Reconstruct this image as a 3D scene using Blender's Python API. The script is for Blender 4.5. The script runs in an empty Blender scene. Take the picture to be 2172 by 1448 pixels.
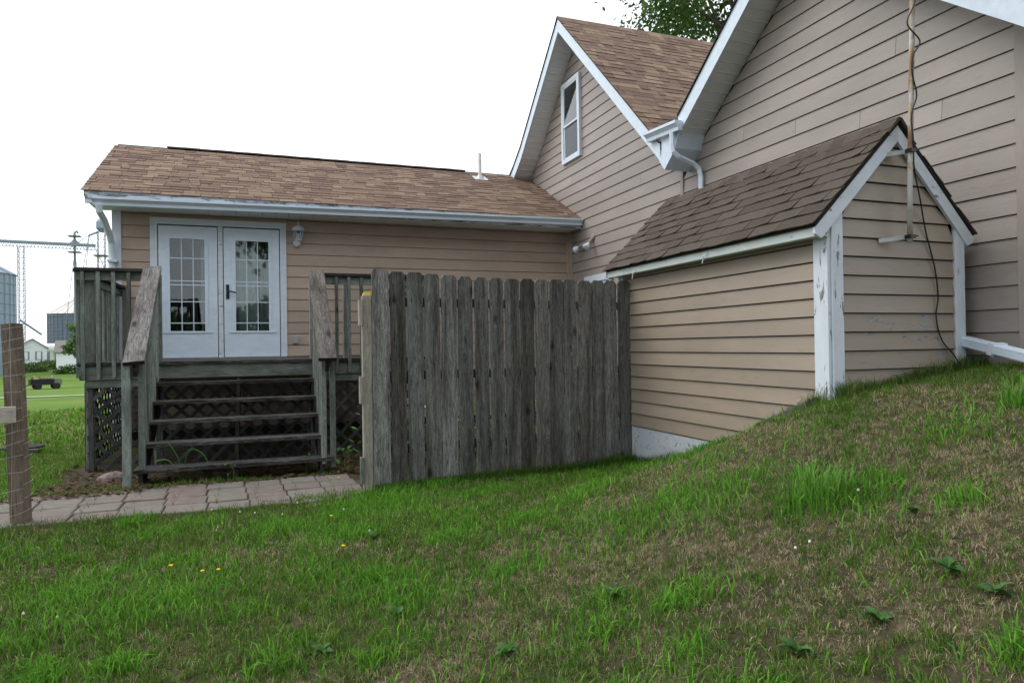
import bpy, math, random
import numpy as np
from mathutils import Matrix, Vector
random.seed(7); rng = np.random.default_rng(11)
S = bpy.context.scene
C = S.collection
# ---------------------------------------------------------------- camera, sky, sun, exposure
CAMZ = 1.5
cam = bpy.data.cameras.new('camera'); cam.lens = 24.0; cam.sensor_width = 36.0; cam.clip_start = 0.05; cam.clip_end = 4000
cam_o = bpy.data.objects.new('camera', cam); C.objects.link(cam_o); S.camera = cam_o
yaw, pit, rol = 0.3572, 0.00605, -0.01395
Fv = Vector((math.sin(yaw)*math.cos(pit), math.cos(yaw)*math.cos(pit), math.sin(pit)))
Rv = Vector((math.cos(yaw), -math.sin(yaw), 0)); Uv = Rv.cross(Fv)
R2 = Rv*math.cos(rol) + Uv*math.sin(rol); U2 = Uv*math.cos(rol) - Rv*math.sin(rol)
cam_o.matrix_world = Matrix(((R2.x, U2.x, -Fv.x, 0), (R2.y, U2.y, -Fv.y, 0), (R2.z, U2.z, -Fv.z, CAMZ), (0, 0, 0, 1)))
SUN_AZ, SUN_EL = math.radians(-62), math.radians(48)       # azimuth from +Y towards +X: sun to the front left, behind cloud
w = bpy.data.worlds.new('World'); S.world = w; w.use_nodes = True
nt = w.node_tree; nt.nodes.clear()
sky = nt.nodes.new('ShaderNodeTexSky'); sky.sky_type = 'NISHITA'; sky.sun_disc = False
sky.sun_elevation = SUN_EL; sky.sun_rotation = SUN_AZ; sky.dust_density = 6; sky.air_density = 1.0
bg1 = nt.nodes.new('ShaderNodeBackground'); bg1.inputs[1].default_value = 0.06
bg2 = nt.nodes.new('ShaderNodeBackground'); bg2.inputs[1].default_value = 1.0
tc = nt.nodes.new('ShaderNodeTexCoord'); mp = nt.nodes.new('ShaderNodeMapping'); mp.inputs[3].default_value = (1, 1, 2.5)
nz = nt.nodes.new('ShaderNodeTexNoise'); nz.inputs['Scale'].default_value = 1.6; nz.inputs['Detail'].default_value = 5
cr = nt.nodes.new('ShaderNodeValToRGB'); cr.color_ramp.elements[0].position = 0.3; cr.color_ramp.elements[0].color = (0.60, 0.65, 0.72, 1)
cr.color_ramp.elements[1].position = 0.50; cr.color_ramp.elements[1].color = (1.02, 1.07, 1.13, 1)
mix = nt.nodes.new('ShaderNodeMixShader'); mix.inputs[0].default_value = 0.86
out = nt.nodes.new('ShaderNodeOutputWorld')
L = nt.links.new
L(tc.outputs['Generated'], mp.inputs[0]); L(mp.outputs[0], nz.inputs['Vector']); L(nz.outputs[0], cr.inputs[0]); L(cr.outputs[0], bg2.inputs[0])
L(sky.outputs[0], bg1.inputs[0]); L(bg1.outputs[0], mix.inputs[1]); L(bg2.outputs[0], mix.inputs[2]); L(mix.outputs[0], out.inputs[0])
sl = bpy.data.lights.new('sun', 'SUN'); sl.energy = 0.8; sl.angle = math.radians(35); sl.color = (1, 0.96, 0.9)
so = bpy.data.objects.new('sun', sl); C.objects.link(so)
sd = Vector((math.sin(SUN_AZ)*math.cos(SUN_EL), math.cos(SUN_AZ)*math.cos(SUN_EL), math.sin(SUN_EL)))
so.rotation_euler = (-sd).to_track_quat('-Z', 'Y').to_euler()
S.view_settings.view_transform = 'Standard'; S.view_settings.look = 'None'; S.view_settings.exposure = 0.72; S.view_settings.gamma = 1.0
S.view_settings.use_curve_mapping = False

# ---------------------------------------------------------------- materials
def newmat(name):
    m = bpy.data.materials.new(name); m.use_nodes = True
    n = m.node_tree; b = n.nodes['Principled BSDF']
    return m, n, b
class NB:
    """small node helper"""
    def __init__(s, n): s.n = n
    def add(s, t, **k):
        x = s.n.nodes.new(t)
        for a, v in k.items(): setattr(x, a, v)
        return x
    def link(s, a, b): s.n.links.new(a, b)
    def coords(s, scale=(1, 1, 1), rand=True, kind='Object'):
        t = s.add('ShaderNodeTexCoord'); v = t.outputs[kind]
        if rand:
            oi = s.add('ShaderNodeObjectInfo'); mu = s.add('ShaderNodeMath', operation='MULTIPLY'); mu.inputs[1].default_value = 57.0
            s.link(oi.outputs['Random'], mu.inputs[0])
            ad = s.add('ShaderNodeVectorMath', operation='ADD'); s.link(v, ad.inputs[0]); s.link(mu.outputs[0], ad.inputs[1]); v = ad.outputs[0]
        m = s.add('ShaderNodeMapping'); m.inputs[3].default_value = scale; s.link(v, m.inputs[0])
        return m.outputs[0]
    def noise(s, v, scale, detail=4, rough=.55, dist=0):
        x = s.add('ShaderNodeTexNoise'); x.inputs['Scale'].default_value = scale; x.inputs['Detail'].default_value = detail
        x.inputs['Roughness'].default_value = rough; x.inputs['Distortion'].default_value = dist
        s.link(v, x.inputs['Vector']); return x.outputs[0]
    def ramp(s, f, stops):
        r = s.add('ShaderNodeValToRGB'); e = r.color_ramp.elements
        while len(e) < len(stops): e.new(.5)
        for i, (p, c) in enumerate(stops): e[i].position = p; e[i].color = (*c, 1) if len(c) == 3 else c
        s.link(f, r.inputs[0]); return r.outputs[0]
    def mix(s, f, a, b, mode='MIX'):
        x = s.add('ShaderNodeMix', data_type='RGBA', blend_type=mode)
        for i, v in ((0, f), (6, a), (7, b)):
            if isinstance(v, (int, float)): x.inputs[i].default_value = v
            elif isinstance(v, tuple): x.inputs[i].default_value = (*v, 1)
            else: s.link(v, x.inputs[i])
        return x.outputs[2]
    def bump(s, h, b, strength=.3, dist=.01):
        x = s.add('ShaderNodeBump'); x.inputs['Strength'].default_value = strength; x.inputs['Distance'].default_value = dist
        s.link(h, x.inputs['Height']); s.link(x.outputs[0], b.inputs['Normal'])
    def rnd(s): return s.add('ShaderNodeObjectInfo').outputs['Random']

def m_siding(name, col, grain=.25):
    m, n, b = newmat(name); k = NB(n)
    v = k.coords((1.2, 26, 26)); g = k.noise(v, 5, 6, .65, .6)
    big = k.noise(k.coords((.5, 1.5, 1.5)), 1.7, 3)
    d = tuple(c*.86 for c in col); l = tuple(min(1, c*1.10) for c in col)
    c1 = k.ramp(big, [(.3, d), (.7, l)])
    c2 = k.ramp(k.rnd(), [(0, (.93,)*3), (1, (1.06,)*3)])
    c3 = k.mix(1.0, c1, c2, 'MULTIPLY')
    st = k.ramp(k.noise(k.coords((2, 9, 9)), 4, 7, .7), [(.30, (.80, .76, .70)), (.46, (1, 1, 1))])
    c4 = k.mix(.6, c3, st, 'MULTIPLY')
    k.link(c4, b.inputs['Base Color']); b.inputs['Roughness'].default_value = .45; b.inputs['Specular IOR Level'].default_value = .55
    k.bump(g, b, grain, .006)
    return m
def m_peelsiding(name, col, amount=.60):
    m, n, b = newmat(name); k = NB(n)
    p = k.noise(k.coords((1.3, 2.5, 2.5)), 5, 8, .68, .4)
    f = k.ramp(p, [(amount, (0, 0, 0)), (amount+.015, (1, 1, 1))])
    under = k.ramp(k.noise(k.coords((3, 20, 20)), 6, 5), [(.35, (.10, .095, .09)), (.55, (.33, .34, .36)), (.75, (.16, .15, .14))])
    c = k.mix(f, col, under)
    k.link(c, b.inputs['Base Color']); b.inputs['Roughness'].default_value = .6
    k.bump(f, b, .5, -.003)
    return m
def m_wood(name, dark, mid, light, knots=True, rough=.85, stain=.5, contrast=1.0, bump=.7, streak=(1.2, 3.5, 3.5)):
    m, n, b = newmat(name); k = NB(n)
    v = k.coords((.9, 11, 11))
    warp = k.noise(k.coords((1.4, 3, 3)), 2.2, 3)
    vv = k.add('ShaderNodeVectorMath', operation='SCALE'); vv.inputs[3].default_value = .8
    cx = k.add('ShaderNodeCombineXYZ'); k.link(warp, cx.inputs[1]); k.link(warp, cx.inputs[2]); k.link(cx.outputs[0], vv.inputs[0])
    va = k.add('ShaderNodeVectorMath', operation='ADD'); k.link(v, va.inputs[0]); k.link(vv.outputs[0], va.inputs[1])
    g = k.noise(va.outputs[0], 6.5, 7, .68, 1.2)
    fine = k.noise(k.coords((2, 70, 70)), 5, 3, .6)
    c = k.ramp(g, [(.28, dark), (.48, mid), (.70, light)])
    c = k.mix(.45, c, k.ramp(fine, [(.3, (.62,)*3), (.65, (1.15,)*3)]), 'MULTIPLY')
    st = k.ramp(k.noise(k.coords(streak), 2.0, 5, .6), [(.34, (.34, .32, .30)), (.58, (1, 1, 1))])
    c = k.mix(stain, c, st, 'MULTIPLY')
    if knots:
        vo = k.add('ShaderNodeTexVoronoi', feature='F1'); vo.inputs['Scale'].default_value = 1.0; vo.inputs['Randomness'].default_value = 1.0
        k.link(k.coords((2.3, 5.2, .6)), vo.inputs['Vector'])
        kn = k.ramp(vo.outputs['Distance'], [(.07, (.22, .20, .19)), (.13, (.72, .70, .68)), (.20, (1, 1, 1))])
        c = k.mix(.9, c, kn, 'MULTIPLY')
    c = k.mix(1.0, c, k.ramp(k.rnd(), [(0, (.58, .55, .51)), (.3, (.85, .86, .84)), (.6, (.98, .95, .90)), (.8, (1.12, 1.14, 1.15)), (1, (1.36, 1.34, 1.31))]), 'MULTIPLY')
    k.link(c, b.inputs['Base Color']); b.inputs['Roughness'].default_value = rough; b.inputs['Specular IOR Level'].default_value = .14
    k.bump(g, b, bump, .006)
    return m
def m_paint(name, col=(.68, .72, .76), peel=None, rough=.5):
    m, n, b = newmat(name); k = NB(n)
    dirt = k.noise(k.coords((1.5, 4, 4)), 3, 6, .65)
    c = k.ramp(dirt, [(.25, tuple(x*.86 for x in col)), (.6, col)])
    if peel:
        p = k.noise(k.coords((.9, 5, 5)), 4.5, 9, .70, .5)
        f = k.ramp(p, [(peel, (0, 0, 0)), (peel+.012, (1, 1, 1))])
        un = k.ramp(k.noise(k.coords((1.5, 22, 22)), 7, 4), [(.35, (.06, .055, .05)), (.6, (.28, .28, .27))])
        c = k.mix(f, c, un); k.bump(f, b, .6, -.002)
    k.link(c, b.inputs['Base Color']); b.inputs['Roughness'].default_value = rough
    return m
def m_shingle(name, stops, moss=0.0, speck=.35):
    m, n, b = newmat(name); k = NB(n)
    ge = k.add('ShaderNodeNewGeometry'); a = k.add('ShaderNodeMath', operation='ADD'); fr = k.add('ShaderNodeMath', operation='FRACT')
    mu = k.add('ShaderNodeMath', operation='MULTIPLY'); mu.inputs[1].default_value = 7.31
    k.link(k.rnd(), mu.inputs[0]); k.link(ge.outputs['Random Per Island'], a.inputs[0]); k.link(mu.outputs[0], a.inputs[1]); k.link(a.outputs[0], fr.inputs[0])
    c = k.ramp(fr.outputs[0], stops)
    sp = k.noise(k.coords((1, 1, 1)), 260, 2, .7)
    c = k.mix(1.0, c, k.ramp(sp, [(.3, (1-speck,)*3), (.7, (1+speck,)*3)]), 'MULTIPLY')
    pat = k.noise(k.coords((1, 1, 1), rand=False), 2.5, 5, .65)
    c = k.mix(.5, c, k.ramp(pat, [(.3, (.72, .70, .68)), (.65, (1.08, 1.06, 1.04))]), 'MULTIPLY')
    if moss:
        f = k.ramp(k.noise(k.coords((1, 1, 1), rand=False), 9, 7, .7), [(.60, (0, 0, 0)), (.70, (moss,)*3)])
        c = k.mix(f, c, (.10, .12, .03))
    k.link(c, b.inputs['Base Color']); b.inputs['Roughness'].default_value = .93; b.inputs['Specular IOR Level'].default_value = .2
    k.bump(sp, b, .5, .003)
    return m
def m_plain(name, col, rough=.6, metal=0.0, var=.12, scale=6, spec=.4, bump=0):
    m, n, b = newmat(name); k = NB(n)
    f = k.noise(k.coords((1, 1, 1)), scale, 6, .62)
    k.link(k.ramp(f, [(.3, tuple(x*(1-var) for x in col)), (.7, tuple(x*(1+var) for x in col))]), b.inputs['Base Color'])
    b.inputs['Roughness'].default_value = rough; b.inputs['Metallic'].default_value = metal; b.inputs['Specular IOR Level'].default_value = spec
    if bump: k.bump(f, b, bump, .01)
    return m
def m_attr(name, rough=.6, trans=.25, spec=.25):
    m, n, b = newmat(name); k = NB(n)
    a = k.add('ShaderNodeAttribute'); a.attribute_name = 'tint'
    k.link(a.outputs['Color'], b.inputs['Base Color']); b.inputs['Roughness'].default_value = rough; b.inputs['Specular IOR Level'].default_value = spec
    if trans:
        t = k.add('ShaderNodeBsdfTranslucent'); k.link(a.outputs['Color'], t.inputs[0])
        mx = k.add('ShaderNodeMixShader'); mx.inputs[0].default_value = trans
        o = n.nodes['Material Output']; k.link(b.outputs[0], mx.inputs[1]); k.link(t.outputs[0], mx.inputs[2]); k.link(mx.outputs[0], o.inputs[0])
    return m
def m_leaf(name, a, bcol):
    m, n, b = newmat(name); k = NB(n)
    ge = k.add('ShaderNodeNewGeometry'); ad = k.add('ShaderNodeMath', operation='ADD'); fr = k.add('ShaderNodeMath', operation='FRACT')
    k.link(ge.outputs['Random Per Island'], ad.inputs[0]); k.link(k.rnd(), ad.inputs[1]); k.link(ad.outputs[0], fr.inputs[0])
    c = k.ramp(fr.outputs[0], [(0, a), (1, bcol)])
    k.link(c, b.inputs['Base Color']); b.inputs['Roughness'].default_value = .55; b.inputs['Specular IOR Level'].default_value = .3
    t = k.add('ShaderNodeBsdfTranslucent'); k.link(c, t.inputs[0]); mx = k.add('ShaderNodeMixShader'); mx.inputs[0].default_value = .3
    k.link(b.outputs[0], mx.inputs[1]); k.link(t.outputs[0], mx.inputs[2]); k.link(mx.outputs[0], n.nodes['Material Output'].inputs[0])
    return m
def m_glass(name, tint=(.9, .95, .95), refl=.16):
    m, n, b = newmat(name); k = NB(n); n.nodes.remove(b)
    tr = k.add('ShaderNodeBsdfTransparent'); tr.inputs[0].default_value = (*tint, 1)
    gl = k.add('ShaderNodeBsdfGlossy'); gl.inputs['Roughness'].default_value = .02; gl.inputs[0].default_value = (.95, .98, 1, 1)
    wv = k.noise(k.coords((1, 1, 1)), 5, 2); bp = k.add('ShaderNodeBump'); bp.inputs['Strength'].default_value = .012; bp.inputs['Distance'].default_value = .02
    k.link(wv, bp.inputs['Height']); k.link(bp.outputs[0], gl.inputs['Normal'])
    lw = k.add('ShaderNodeFresnel'); lw.inputs[0].default_value = 1.5
    ad = k.add('ShaderNodeMath', operation='ADD'); ad.inputs[1].default_value = refl; ad.use_clamp = True; k.link(lw.outputs[0], ad.inputs[0])
    mx = k.add('ShaderNodeMixShader'); k.link(ad.outputs[0], mx.inputs[0]); k.link(tr.outputs[0], mx.inputs[1]); k.link(gl.outputs[0], mx.inputs[2])
    k.link(mx.outputs[0], n.nodes['Material Output'].inputs[0])
    return m
M = {}
M['siding_wing'] = m_siding('siding_wing', (.43, .33, .258), .2)  # base lightened to offset the shade of eaves, deck and trees
M['siding_gable'] = m_siding('siding_gable', (.322, .281, .253), .45)  # same house paint, greyed in the colour for sky sheen
M['siding_shed'] = m_siding('siding_shed', (.325, .268, .208), .12)
M['siding_peel'] = m_peelsiding('siding_peel', (.315, .26, .205), .585)
M['sheath'] = m_plain('sheath', (.025, .022, .02), .95)  # near-black, so the gaps between siding boards read as lap shadows
M['white'] = m_paint('white', (.66, .73, .80))
M['white_clean'] = m_paint('white_clean', (.68, .78, .88), None, .4)
M['white_worn'] = m_paint('white_worn', (.66, .72, .79), .64)
M['white_peel'] = m_paint('white_peel', (.66, .72, .79), .595)
M['white_flaky'] = m_paint('white_flaky', (.66, .72, .79), .53)
M['greenish_white'] = m_paint('greenish_white', (.55, .62, .60), .62)
M['soffit'] = m_paint('soffit', (.78, .82, .82))
M['fence_wood'] = m_wood('fence_wood', (.042, .041, .041), (.170, .170, .166), (.37, .368, .36), stain=.85, streak=(.35, 6, 6))
M['deck_wood'] = m_wood('deck_wood', (.080, .095, .085), (.215, .245, .225), (.36, .395, .365), stain=.6)
M['cap_wood'] = m_wood('cap_wood', (.045, .040, .040), (.23, .215, .215), (.46, .445, .44), stain=.75, bump=1.0)
M['tread_wood'] = m_wood('tread_wood', (.010, .010, .010), (.055, .053, .052), (.26, .255, .25), stain=.9)  # tones lowered to put the shade of the stairs into the wood
M['lattice_wood'] = m_wood('lattice_wood', (.028, .028, .028), (.070, .071, .072), (.13, .13, .13), False, stain=.7)  # darkened in colour for the shade beneath the deck
M['dark_end'] = m_plain('dark_end', (.018, .017, .018), .95)
M['post_wood'] = m_wood('post_wood', (.09, .075, .055), (.17, .145, .11), (.26, .22, .17), stain=.3)
M['gate_wood'] = m_wood('gate_wood', (.13, .12, .10), (.27, .25, .21), (.38, .36, .31), stain=.3)
M['brown_post'] = m_wood('brown_post', (.055, .044, .034), (.130, .103, .080), (.22, .182, .145), stain=.5)
M['rail_white'] = m_wood('rail_white', (.25, .22, .19), (.42, .38, .34), (.55, .50, .45), False, stain=.2)
M['shingle'] = m_shingle('shingle', [(0, (.150, .098, .078)), (.35, (.185, .125, .095)), (.65, (.215, .150, .110)), (1, (.275, .200, .142))])
M['shingle_shed'] = m_shingle('shingle_shed', [(0, (.074, .059, .047)), (.5, (.087, .071, .057)), (1, (.103, .086, .070))], moss=.7, speck=.55)
M['roof_deck'] = m_plain('roof_deck', (.05, .035, .03), .95)
M['tar'] = m_plain('tar', (.015, .014, .014), .9)
M['metal_grey'] = m_plain('metal_grey', (.45, .46, .47), .45, .6)
M['galv'] = m_plain('galv', (.55, .58, .58), .4, .8, .2, 12)
M['pvc'] = m_plain('pvc', (.75, .74, .68), .4)
M['black'] = m_plain('black', (.012, .012, .013), .4)
M['foundation'] = m_paint('foundation', (.52, .56, .60), .60, .85)
M['glass'] = m_glass('glass', refl=.008)
M['glass_sky'] = m_glass('glass_sky', refl=.10)
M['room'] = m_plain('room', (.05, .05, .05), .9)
M['sky_reflection_panel'] = m_plain('sky_reflection_panel', (.72, .78, .82), .9, 0, .05, 3)
M['curtain'] = m_plain('curtain', (.50, .55, .54), .9, 0, .2, 3)
M['yellow'] = m_plain('yellow', (.75, .55, .12), .6)
M['yellow_petal'] = m_plain('yellow_petal', (.80, .50, .01), .6)
M['white_petal'] = m_plain('white_petal', (.72, .68, .64), .7)
M['stem'] = m_plain('stem', (.10, .15, .04), .6)
M['grass'] = m_attr('grass', .8, .3, .06)
M['litter'] = m_attr('litter', .9, .0, .1)
M['weed'] = m_leaf('weed', (.045, .115, .025), (.085, .20, .045))
M['tall_grass'] = m_leaf('tall_grass', (.06, .18, .018), (.18, .40, .05))
M['leaf'] = m_leaf('leaf', (.03, .075, .015), (.10, .18, .035))
M['leaf_far'] = m_leaf('leaf_far', (.06, .12, .03), (.12, .20, .05))
M['bark'] = m_plain('bark', (.07, .055, .045), .95, 0, .4, 14, .2, .6)
M['stone'] = m_plain('stone', (.20, .15, .14), .95, 0, .3, 8, .2, .5)
M['slab'] = m_plain('slab', (.13, .125, .115), .95, 0, .5, 14, .2, .6)
M['house_white'] = m_plain('house_white', (.78, .80, .82), .7, 0, .04)
M['far_roof'] = m_plain('far_roof', (.22, .20, .19), .9, 0, .1)
M['silo'] = m_plain('silo', (.24, .30, .37), .55, .3, .10, 2)
M['silo_dark'] = m_plain('silo_dark', (.13, .165, .22), .55, .2, .08, 1)
M['silo_roof'] = m_plain('silo_roof', (.55, .53, .50), .5, .2, .2, 2)
M['steel_far'] = m_plain('steel_far', (.20, .24, .28), .6, .2)
M['rust'] = m_plain('rust', (.28, .20, .10), .7, .2, .5, 25)
def m_rustpole():
    m, n, b = newmat('rust_pole'); k = NB(n)
    f = k.noise(k.coords((3, 3, 1.1), rand=False), 2.6, 7, .68)
    c = k.ramp(f, [(.47, (.48, .49, .48)), (.52, (.40, .34, .23)), (.57, (.30, .18, .08)), (.68, (.15, .07, .033))])
    k.link(c, b.inputs['Base Color']); b.inputs['Roughness'].default_value = .6; b.inputs['Metallic'].default_value = .15; return m
M['rust_pole'] = m_rustpole()
M['trailer'] = m_plain('trailer', (.012, .013, .015), .8)
M['trailer_green'] = m_plain('trailer_green', (.14, .16, .11), .7)
M['scrap'] = m_plain('scrap', (.32, .20, .13), .9, 0, .4, 3)
M['concrete_far'] = m_plain('concrete_far', (.55, .55, .53), .9)
M['rubber'] = m_plain('rubber', (.02, .02, .02), .9)
M['wire'] = m_plain('wire', (.50, .52, .55), .4, .7)
# pavers
def m_paver():
    m, n, b = newmat('paver'); k = NB(n)
    c = k.ramp(k.rnd(), [(0, (.165, .150, .128)), (.45, (.18, .160, .138)), (.65, (.168, .138, .122)), (.85, (.178, .130, .117)), (1, (.165, .142, .122))])
    f = k.noise(k.coords((1, 1, 1)), 9, 8, .7); c = k.mix(.8, c, k.ramp(f, [(.3, (.66, .64, .60)), (.65, (1.12,)*3)]), 'MULTIPLY')
    k.link(c, b.inputs['Base Color']); b.inputs['Roughness'].default_value = .92; k.bump(f, b, .35, .006); return m
M['paver'] = m_paver()
def m_ground():
    m, n, b = newmat('ground'); k = NB(n)
    v = k.coords((1, 1, 1), rand=False)
    near = k.ramp(k.noise(v, 7, 8, .7), [(.3, (.028, .026, .014)), (.5, (.070, .058, .036)), (.72, (.150, .118, .076))])
    far = k.ramp(k.noise(v, .16, 12, .72), [(.3, (.060, .130, .018)), (.5, (.105, .185, .026)), (.72, (.185, .215, .055))])
    sx = k.add('ShaderNodeSeparateXYZ'); k.link(v, sx.inputs[0])
    mr = k.add('ShaderNodeMapRange'); mr.inputs[1].default_value = 9; mr.inputs[2].default_value = 17; k.link(sx.outputs[1], mr.inputs[0])
    k.link(k.mix(mr.outputs[0], near, far), b.inputs['Base Color']); b.inputs['Roughness'].default_value = .95; b.inputs['Specular IOR Level'].default_value = .1
    k.bump(k.noise(v, 25, 6, .7), b, .6, .03)
    return m
M['ground'] = m_ground()

# ---------------------------------------------------------------- object helpers
WM = {}
def tag(o, label=None, cat=None, group=None, kind=None):
    for k_, v_ in (('label', label), ('category', cat), ('group', group), ('kind', kind)):
        if v_: o[k_] = v_
    return o
def place(o, mw, parent=None):
    WM[o.name] = mw.copy()
    if parent is not None:
        o.parent = parent; o.matrix_parent_inverse = WM[parent.name].inverted()
    o.matrix_basis = mw
    return o
def empty(name, loc, label, cat, group=None):
    o = bpy.data.objects.new(name, None); C.objects.link(o); o.empty_display_size = .2
    place(o, Matrix.Translation(Vector(loc))); return tag(o, label, cat, group)
def link(name, me, mat, parent=None, mw=None, smooth=False):
    if mat is not None and not me.materials: me.materials.append(M[mat] if isinstance(mat, str) else mat)
    if smooth: me.polygons.foreach_set('use_smooth', [True]*len(me.polygons))
    o = bpy.data.objects.new(name, me); C.objects.link(o)
    return place(o, mw or Matrix.Identity(4), parent)
def mesh(name, vs, fs):
    me = bpy.data.meshes.new(name); me.from_pydata([tuple(v) for v in vs], [], fs); me.update(); return me
def mobj(name, vs, fs, mat, parent=None, mw=None, smooth=False): return link(name, mesh(name, vs, fs), mat, parent, mw, smooth)
class MB:
    def __init__(s): s.v = []; s.f = []
    def add(s, vs, fs):
        b = len(s.v); s.v += [tuple(x) for x in vs]; s.f += [tuple(i+b for i in f) for f in fs]; return s
    def box(s, x0, x1, y0, y1, z0, z1, mt=None):
        vs = [Vector((x, y, z)) for x in (x0, x1) for y in (y0, y1) for z in (z0, z1)]
        if mt: vs = [mt @ q for q in vs]
        return s.add(vs, [(0, 1, 3, 2), (4, 6, 7, 5), (0, 4, 5, 1), (2, 3, 7, 6), (0, 2, 6, 4), (1, 5, 7, 3)])
    def bar(s, a, b, wd, th=None, up=Vector((0, 0, 1))):
        a, b = Vector(a), Vector(b); return s.box(0, (b-a).length, -wd/2, wd/2, -(th or wd)/2, (th or wd)/2, frame(a, b, up))
    def tube(s, pts, r, n=8, caps=True):
        pts = [Vector(p) for p in pts]; rings = []; rr = r if isinstance(r, (list, tuple)) else [r]*len(pts)
        ref = None
        for i, p in enumerate(pts):
            d = (pts[min(i+1, len(pts)-1)]-pts[max(i-1, 0)]).normalized()
            if ref is None: ref = d.orthogonal().normalized()
            u = (ref - d*ref.dot(d)).normalized(); ref = u; v = d.cross(u)
            rings.append([p+(u*math.cos(2*math.pi*j/n)+v*math.sin(2*math.pi*j/n))*rr[i] for j in range(n)])
        vs = [q for g in rings for q in g]; fs = []
        for i in range(len(pts)-1):
            for j in range(n): fs.append((i*n+j, i*n+(j+1) % n, (i+1)*n+(j+1) % n, (i+1)*n+j))
        if caps: fs += [tuple(reversed(range(n))), tuple((len(pts)-1)*n+j for j in range(n))]
        return s.add(vs, fs)
    def lathe(s, prof, n, c=(0, 0, 0)):
        vs = [(c[0]+r*math.cos(2*math.pi*j/n), c[1]+r*math.sin(2*math.pi*j/n), c[2]+z) for r, z in prof for j in range(n)]
        fs = [(i*n+j, i*n+(j+1) % n, (i+1)*n+(j+1) % n, (i+1)*n+j) for i in range(len(prof)-1) for j in range(n)]
        fs += [tuple(reversed(range(n))), tuple((len(prof)-1)*n+j for j in range(n))]
        return s.add(vs, fs)
    def prism(s, poly, d):      # poly: 3d points, extruded along d
        n = len(poly); d = Vector(d); vs = [Vector(p) for p in poly]+[Vector(p)+d for p in poly]
        return s.add(vs, [tuple(range(n)), tuple(reversed(range(n, 2*n)))]+[(i, i+n, (i+1) % n+n, (i+1) % n) for i in range(n)])
    def build(s, name, mat, parent=None, mw=None, smooth=False): return mobj(name, s.v, s.f, mat, parent, mw, smooth)
def frame(a, b, up=Vector((0, 0, 1))):
    """matrix with local X from a to b, local Z as near up as it can be"""
    a, b = Vector(a), Vector(b); x = (b-a).normalized(); up = Vector(up)
    if abs(x.dot(up)) > .999: up = Vector((0, -1, 0))
    y = up.cross(x).normalized(); z = x.cross(y)
    return Matrix(((x.x, y.x, z.x, a.x), (x.y, y.y, z.y, a.y), (x.z, y.z, z.z, a.z), (0, 0, 0, 1)))
BM = {}
def chamfer(l, wd, th, c=.003):
    key = (round(l, 3), round(wd, 3), round(th, 3), c)
    if key in BM: return BM[key]
    h, t = wd/2, th/2
    sec = [(-h+c, -t), (h-c, -t), (h, -t+c), (h, t-c), (h-c, t), (-h+c, t), (-h, t-c), (-h, -t+c)]
    vs = [(0, y, z) for y, z in sec]+[(l, y, z) for y, z in sec]
    fs = [tuple(range(7, -1, -1)), tuple(range(8, 16))]+[(i, (i+1) % 8, 8+(i+1) % 8, 8+i) for i in range(8)]
    BM[key] = mesh('board', vs, [tuple(reversed(f)) for f in fs]); return BM[key]
def board(name, a, b, wd, th, mat, parent, up=(0, 0, 1), c=.003):
    """lumber from a to b (centre line); width across, thickness along up"""
    me = chamfer((Vector(b)-Vector(a)).length, wd, th, c)
    if me.materials and me.materials[0] != M[mat]: me = me.copy(); me.materials.clear()
    return link(name, me, mat, parent, frame(a, b, Vector(up)))

# ---------------------------------------------------------------- terrain
CP = np.array([(0, 0, 0), (-3, 0, .05), (-3, 3, .1), (-1, 3.2, .12), (.9, 2.5, .22), (2, 1.4, .53), (2, 0, .5), (4, 0, 1.0), (4, 2, 1.04), (2.7, 2.7, .70), (1.8, 3.6, .42), (2.6, 4.2, .56), (0, 5, .18), (1.5, 5.2, .24), (2.6, 5.5, .28),
 (3.86, 3.8, 1.07), (3.86, 4.35, .84), (3.86, 4.63, .61), (3.86, 4.87, .525), (3.86, 5.64, .335), (3.86, 6.63, .175), (3.4, 4.9, .49), (5.2, 3.8, 1.25), (5.39, 3.45, 1.30), (6, 1, 1.36), (6, 3, 1.36), (8, 3, 1.45), (8, 0, 1.4), (5, 2.5, 1.22),
 (.98, 6.34, .19), (2.4, 6.48, .18), (3.84, 6.6, .175), (-1.75, 6.2, .2), (-1, 6.7, .19), (0, 6.7, .19), (.9, 6.8, .19), (-1.8, 8.7, .17), (.5, 8.7, .17), (2, 8.7, .2), (4, 9, .22), (5.3, 11, .22), (0, 11, .17), (-2, 11, .12), (-4, 6, .12), (-4, 9, .06), (-5, 13, -.05), (-8, 4, .0), (-9, 10, -.08), (8, 8, .9), (9, 13, .5), (2, 14, .1), (-3, -4, .0), (3, -4, .7), (8, -4, 1.3), (-9, -4, 0)], float)
def tps_fit(P, lam=.02):
    n = len(P); d = np.hypot(P[:, None, 0]-P[None, :, 0], P[:, None, 1]-P[None, :, 1])
    K = np.where(d > 0, d*d*np.log(d+1e-9), 0)+lam*np.eye(n); Q = np.c_[np.ones(n), P[:, :2]]
    return np.linalg.solve(np.block([[K, Q], [Q.T, np.zeros((3, 3))]]), np.r_[P[:, 2], 0, 0, 0])
TW = tps_fit(CP)
def noise2(x, y, s, seed=0):
    r = np.random.default_rng(seed).random((64, 64)); x = np.asarray(x)*s+seed*3.7; y = np.asarray(y)*s+seed*1.9
    xi = np.floor(x).astype(int); yi = np.floor(y).astype(int); fx = x-xi; fy = y-yi; fx = fx*fx*(3-2*fx); fy = fy*fy*(3-2*fy)
    g = lambda a, b: r[a % 64, b % 64]
    return (g(xi, yi)*(1-fx)+g(xi+1, yi)*fx)*(1-fy)+(g(xi, yi+1)*(1-fx)+g(xi+1, yi+1)*fx)*fy
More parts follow.
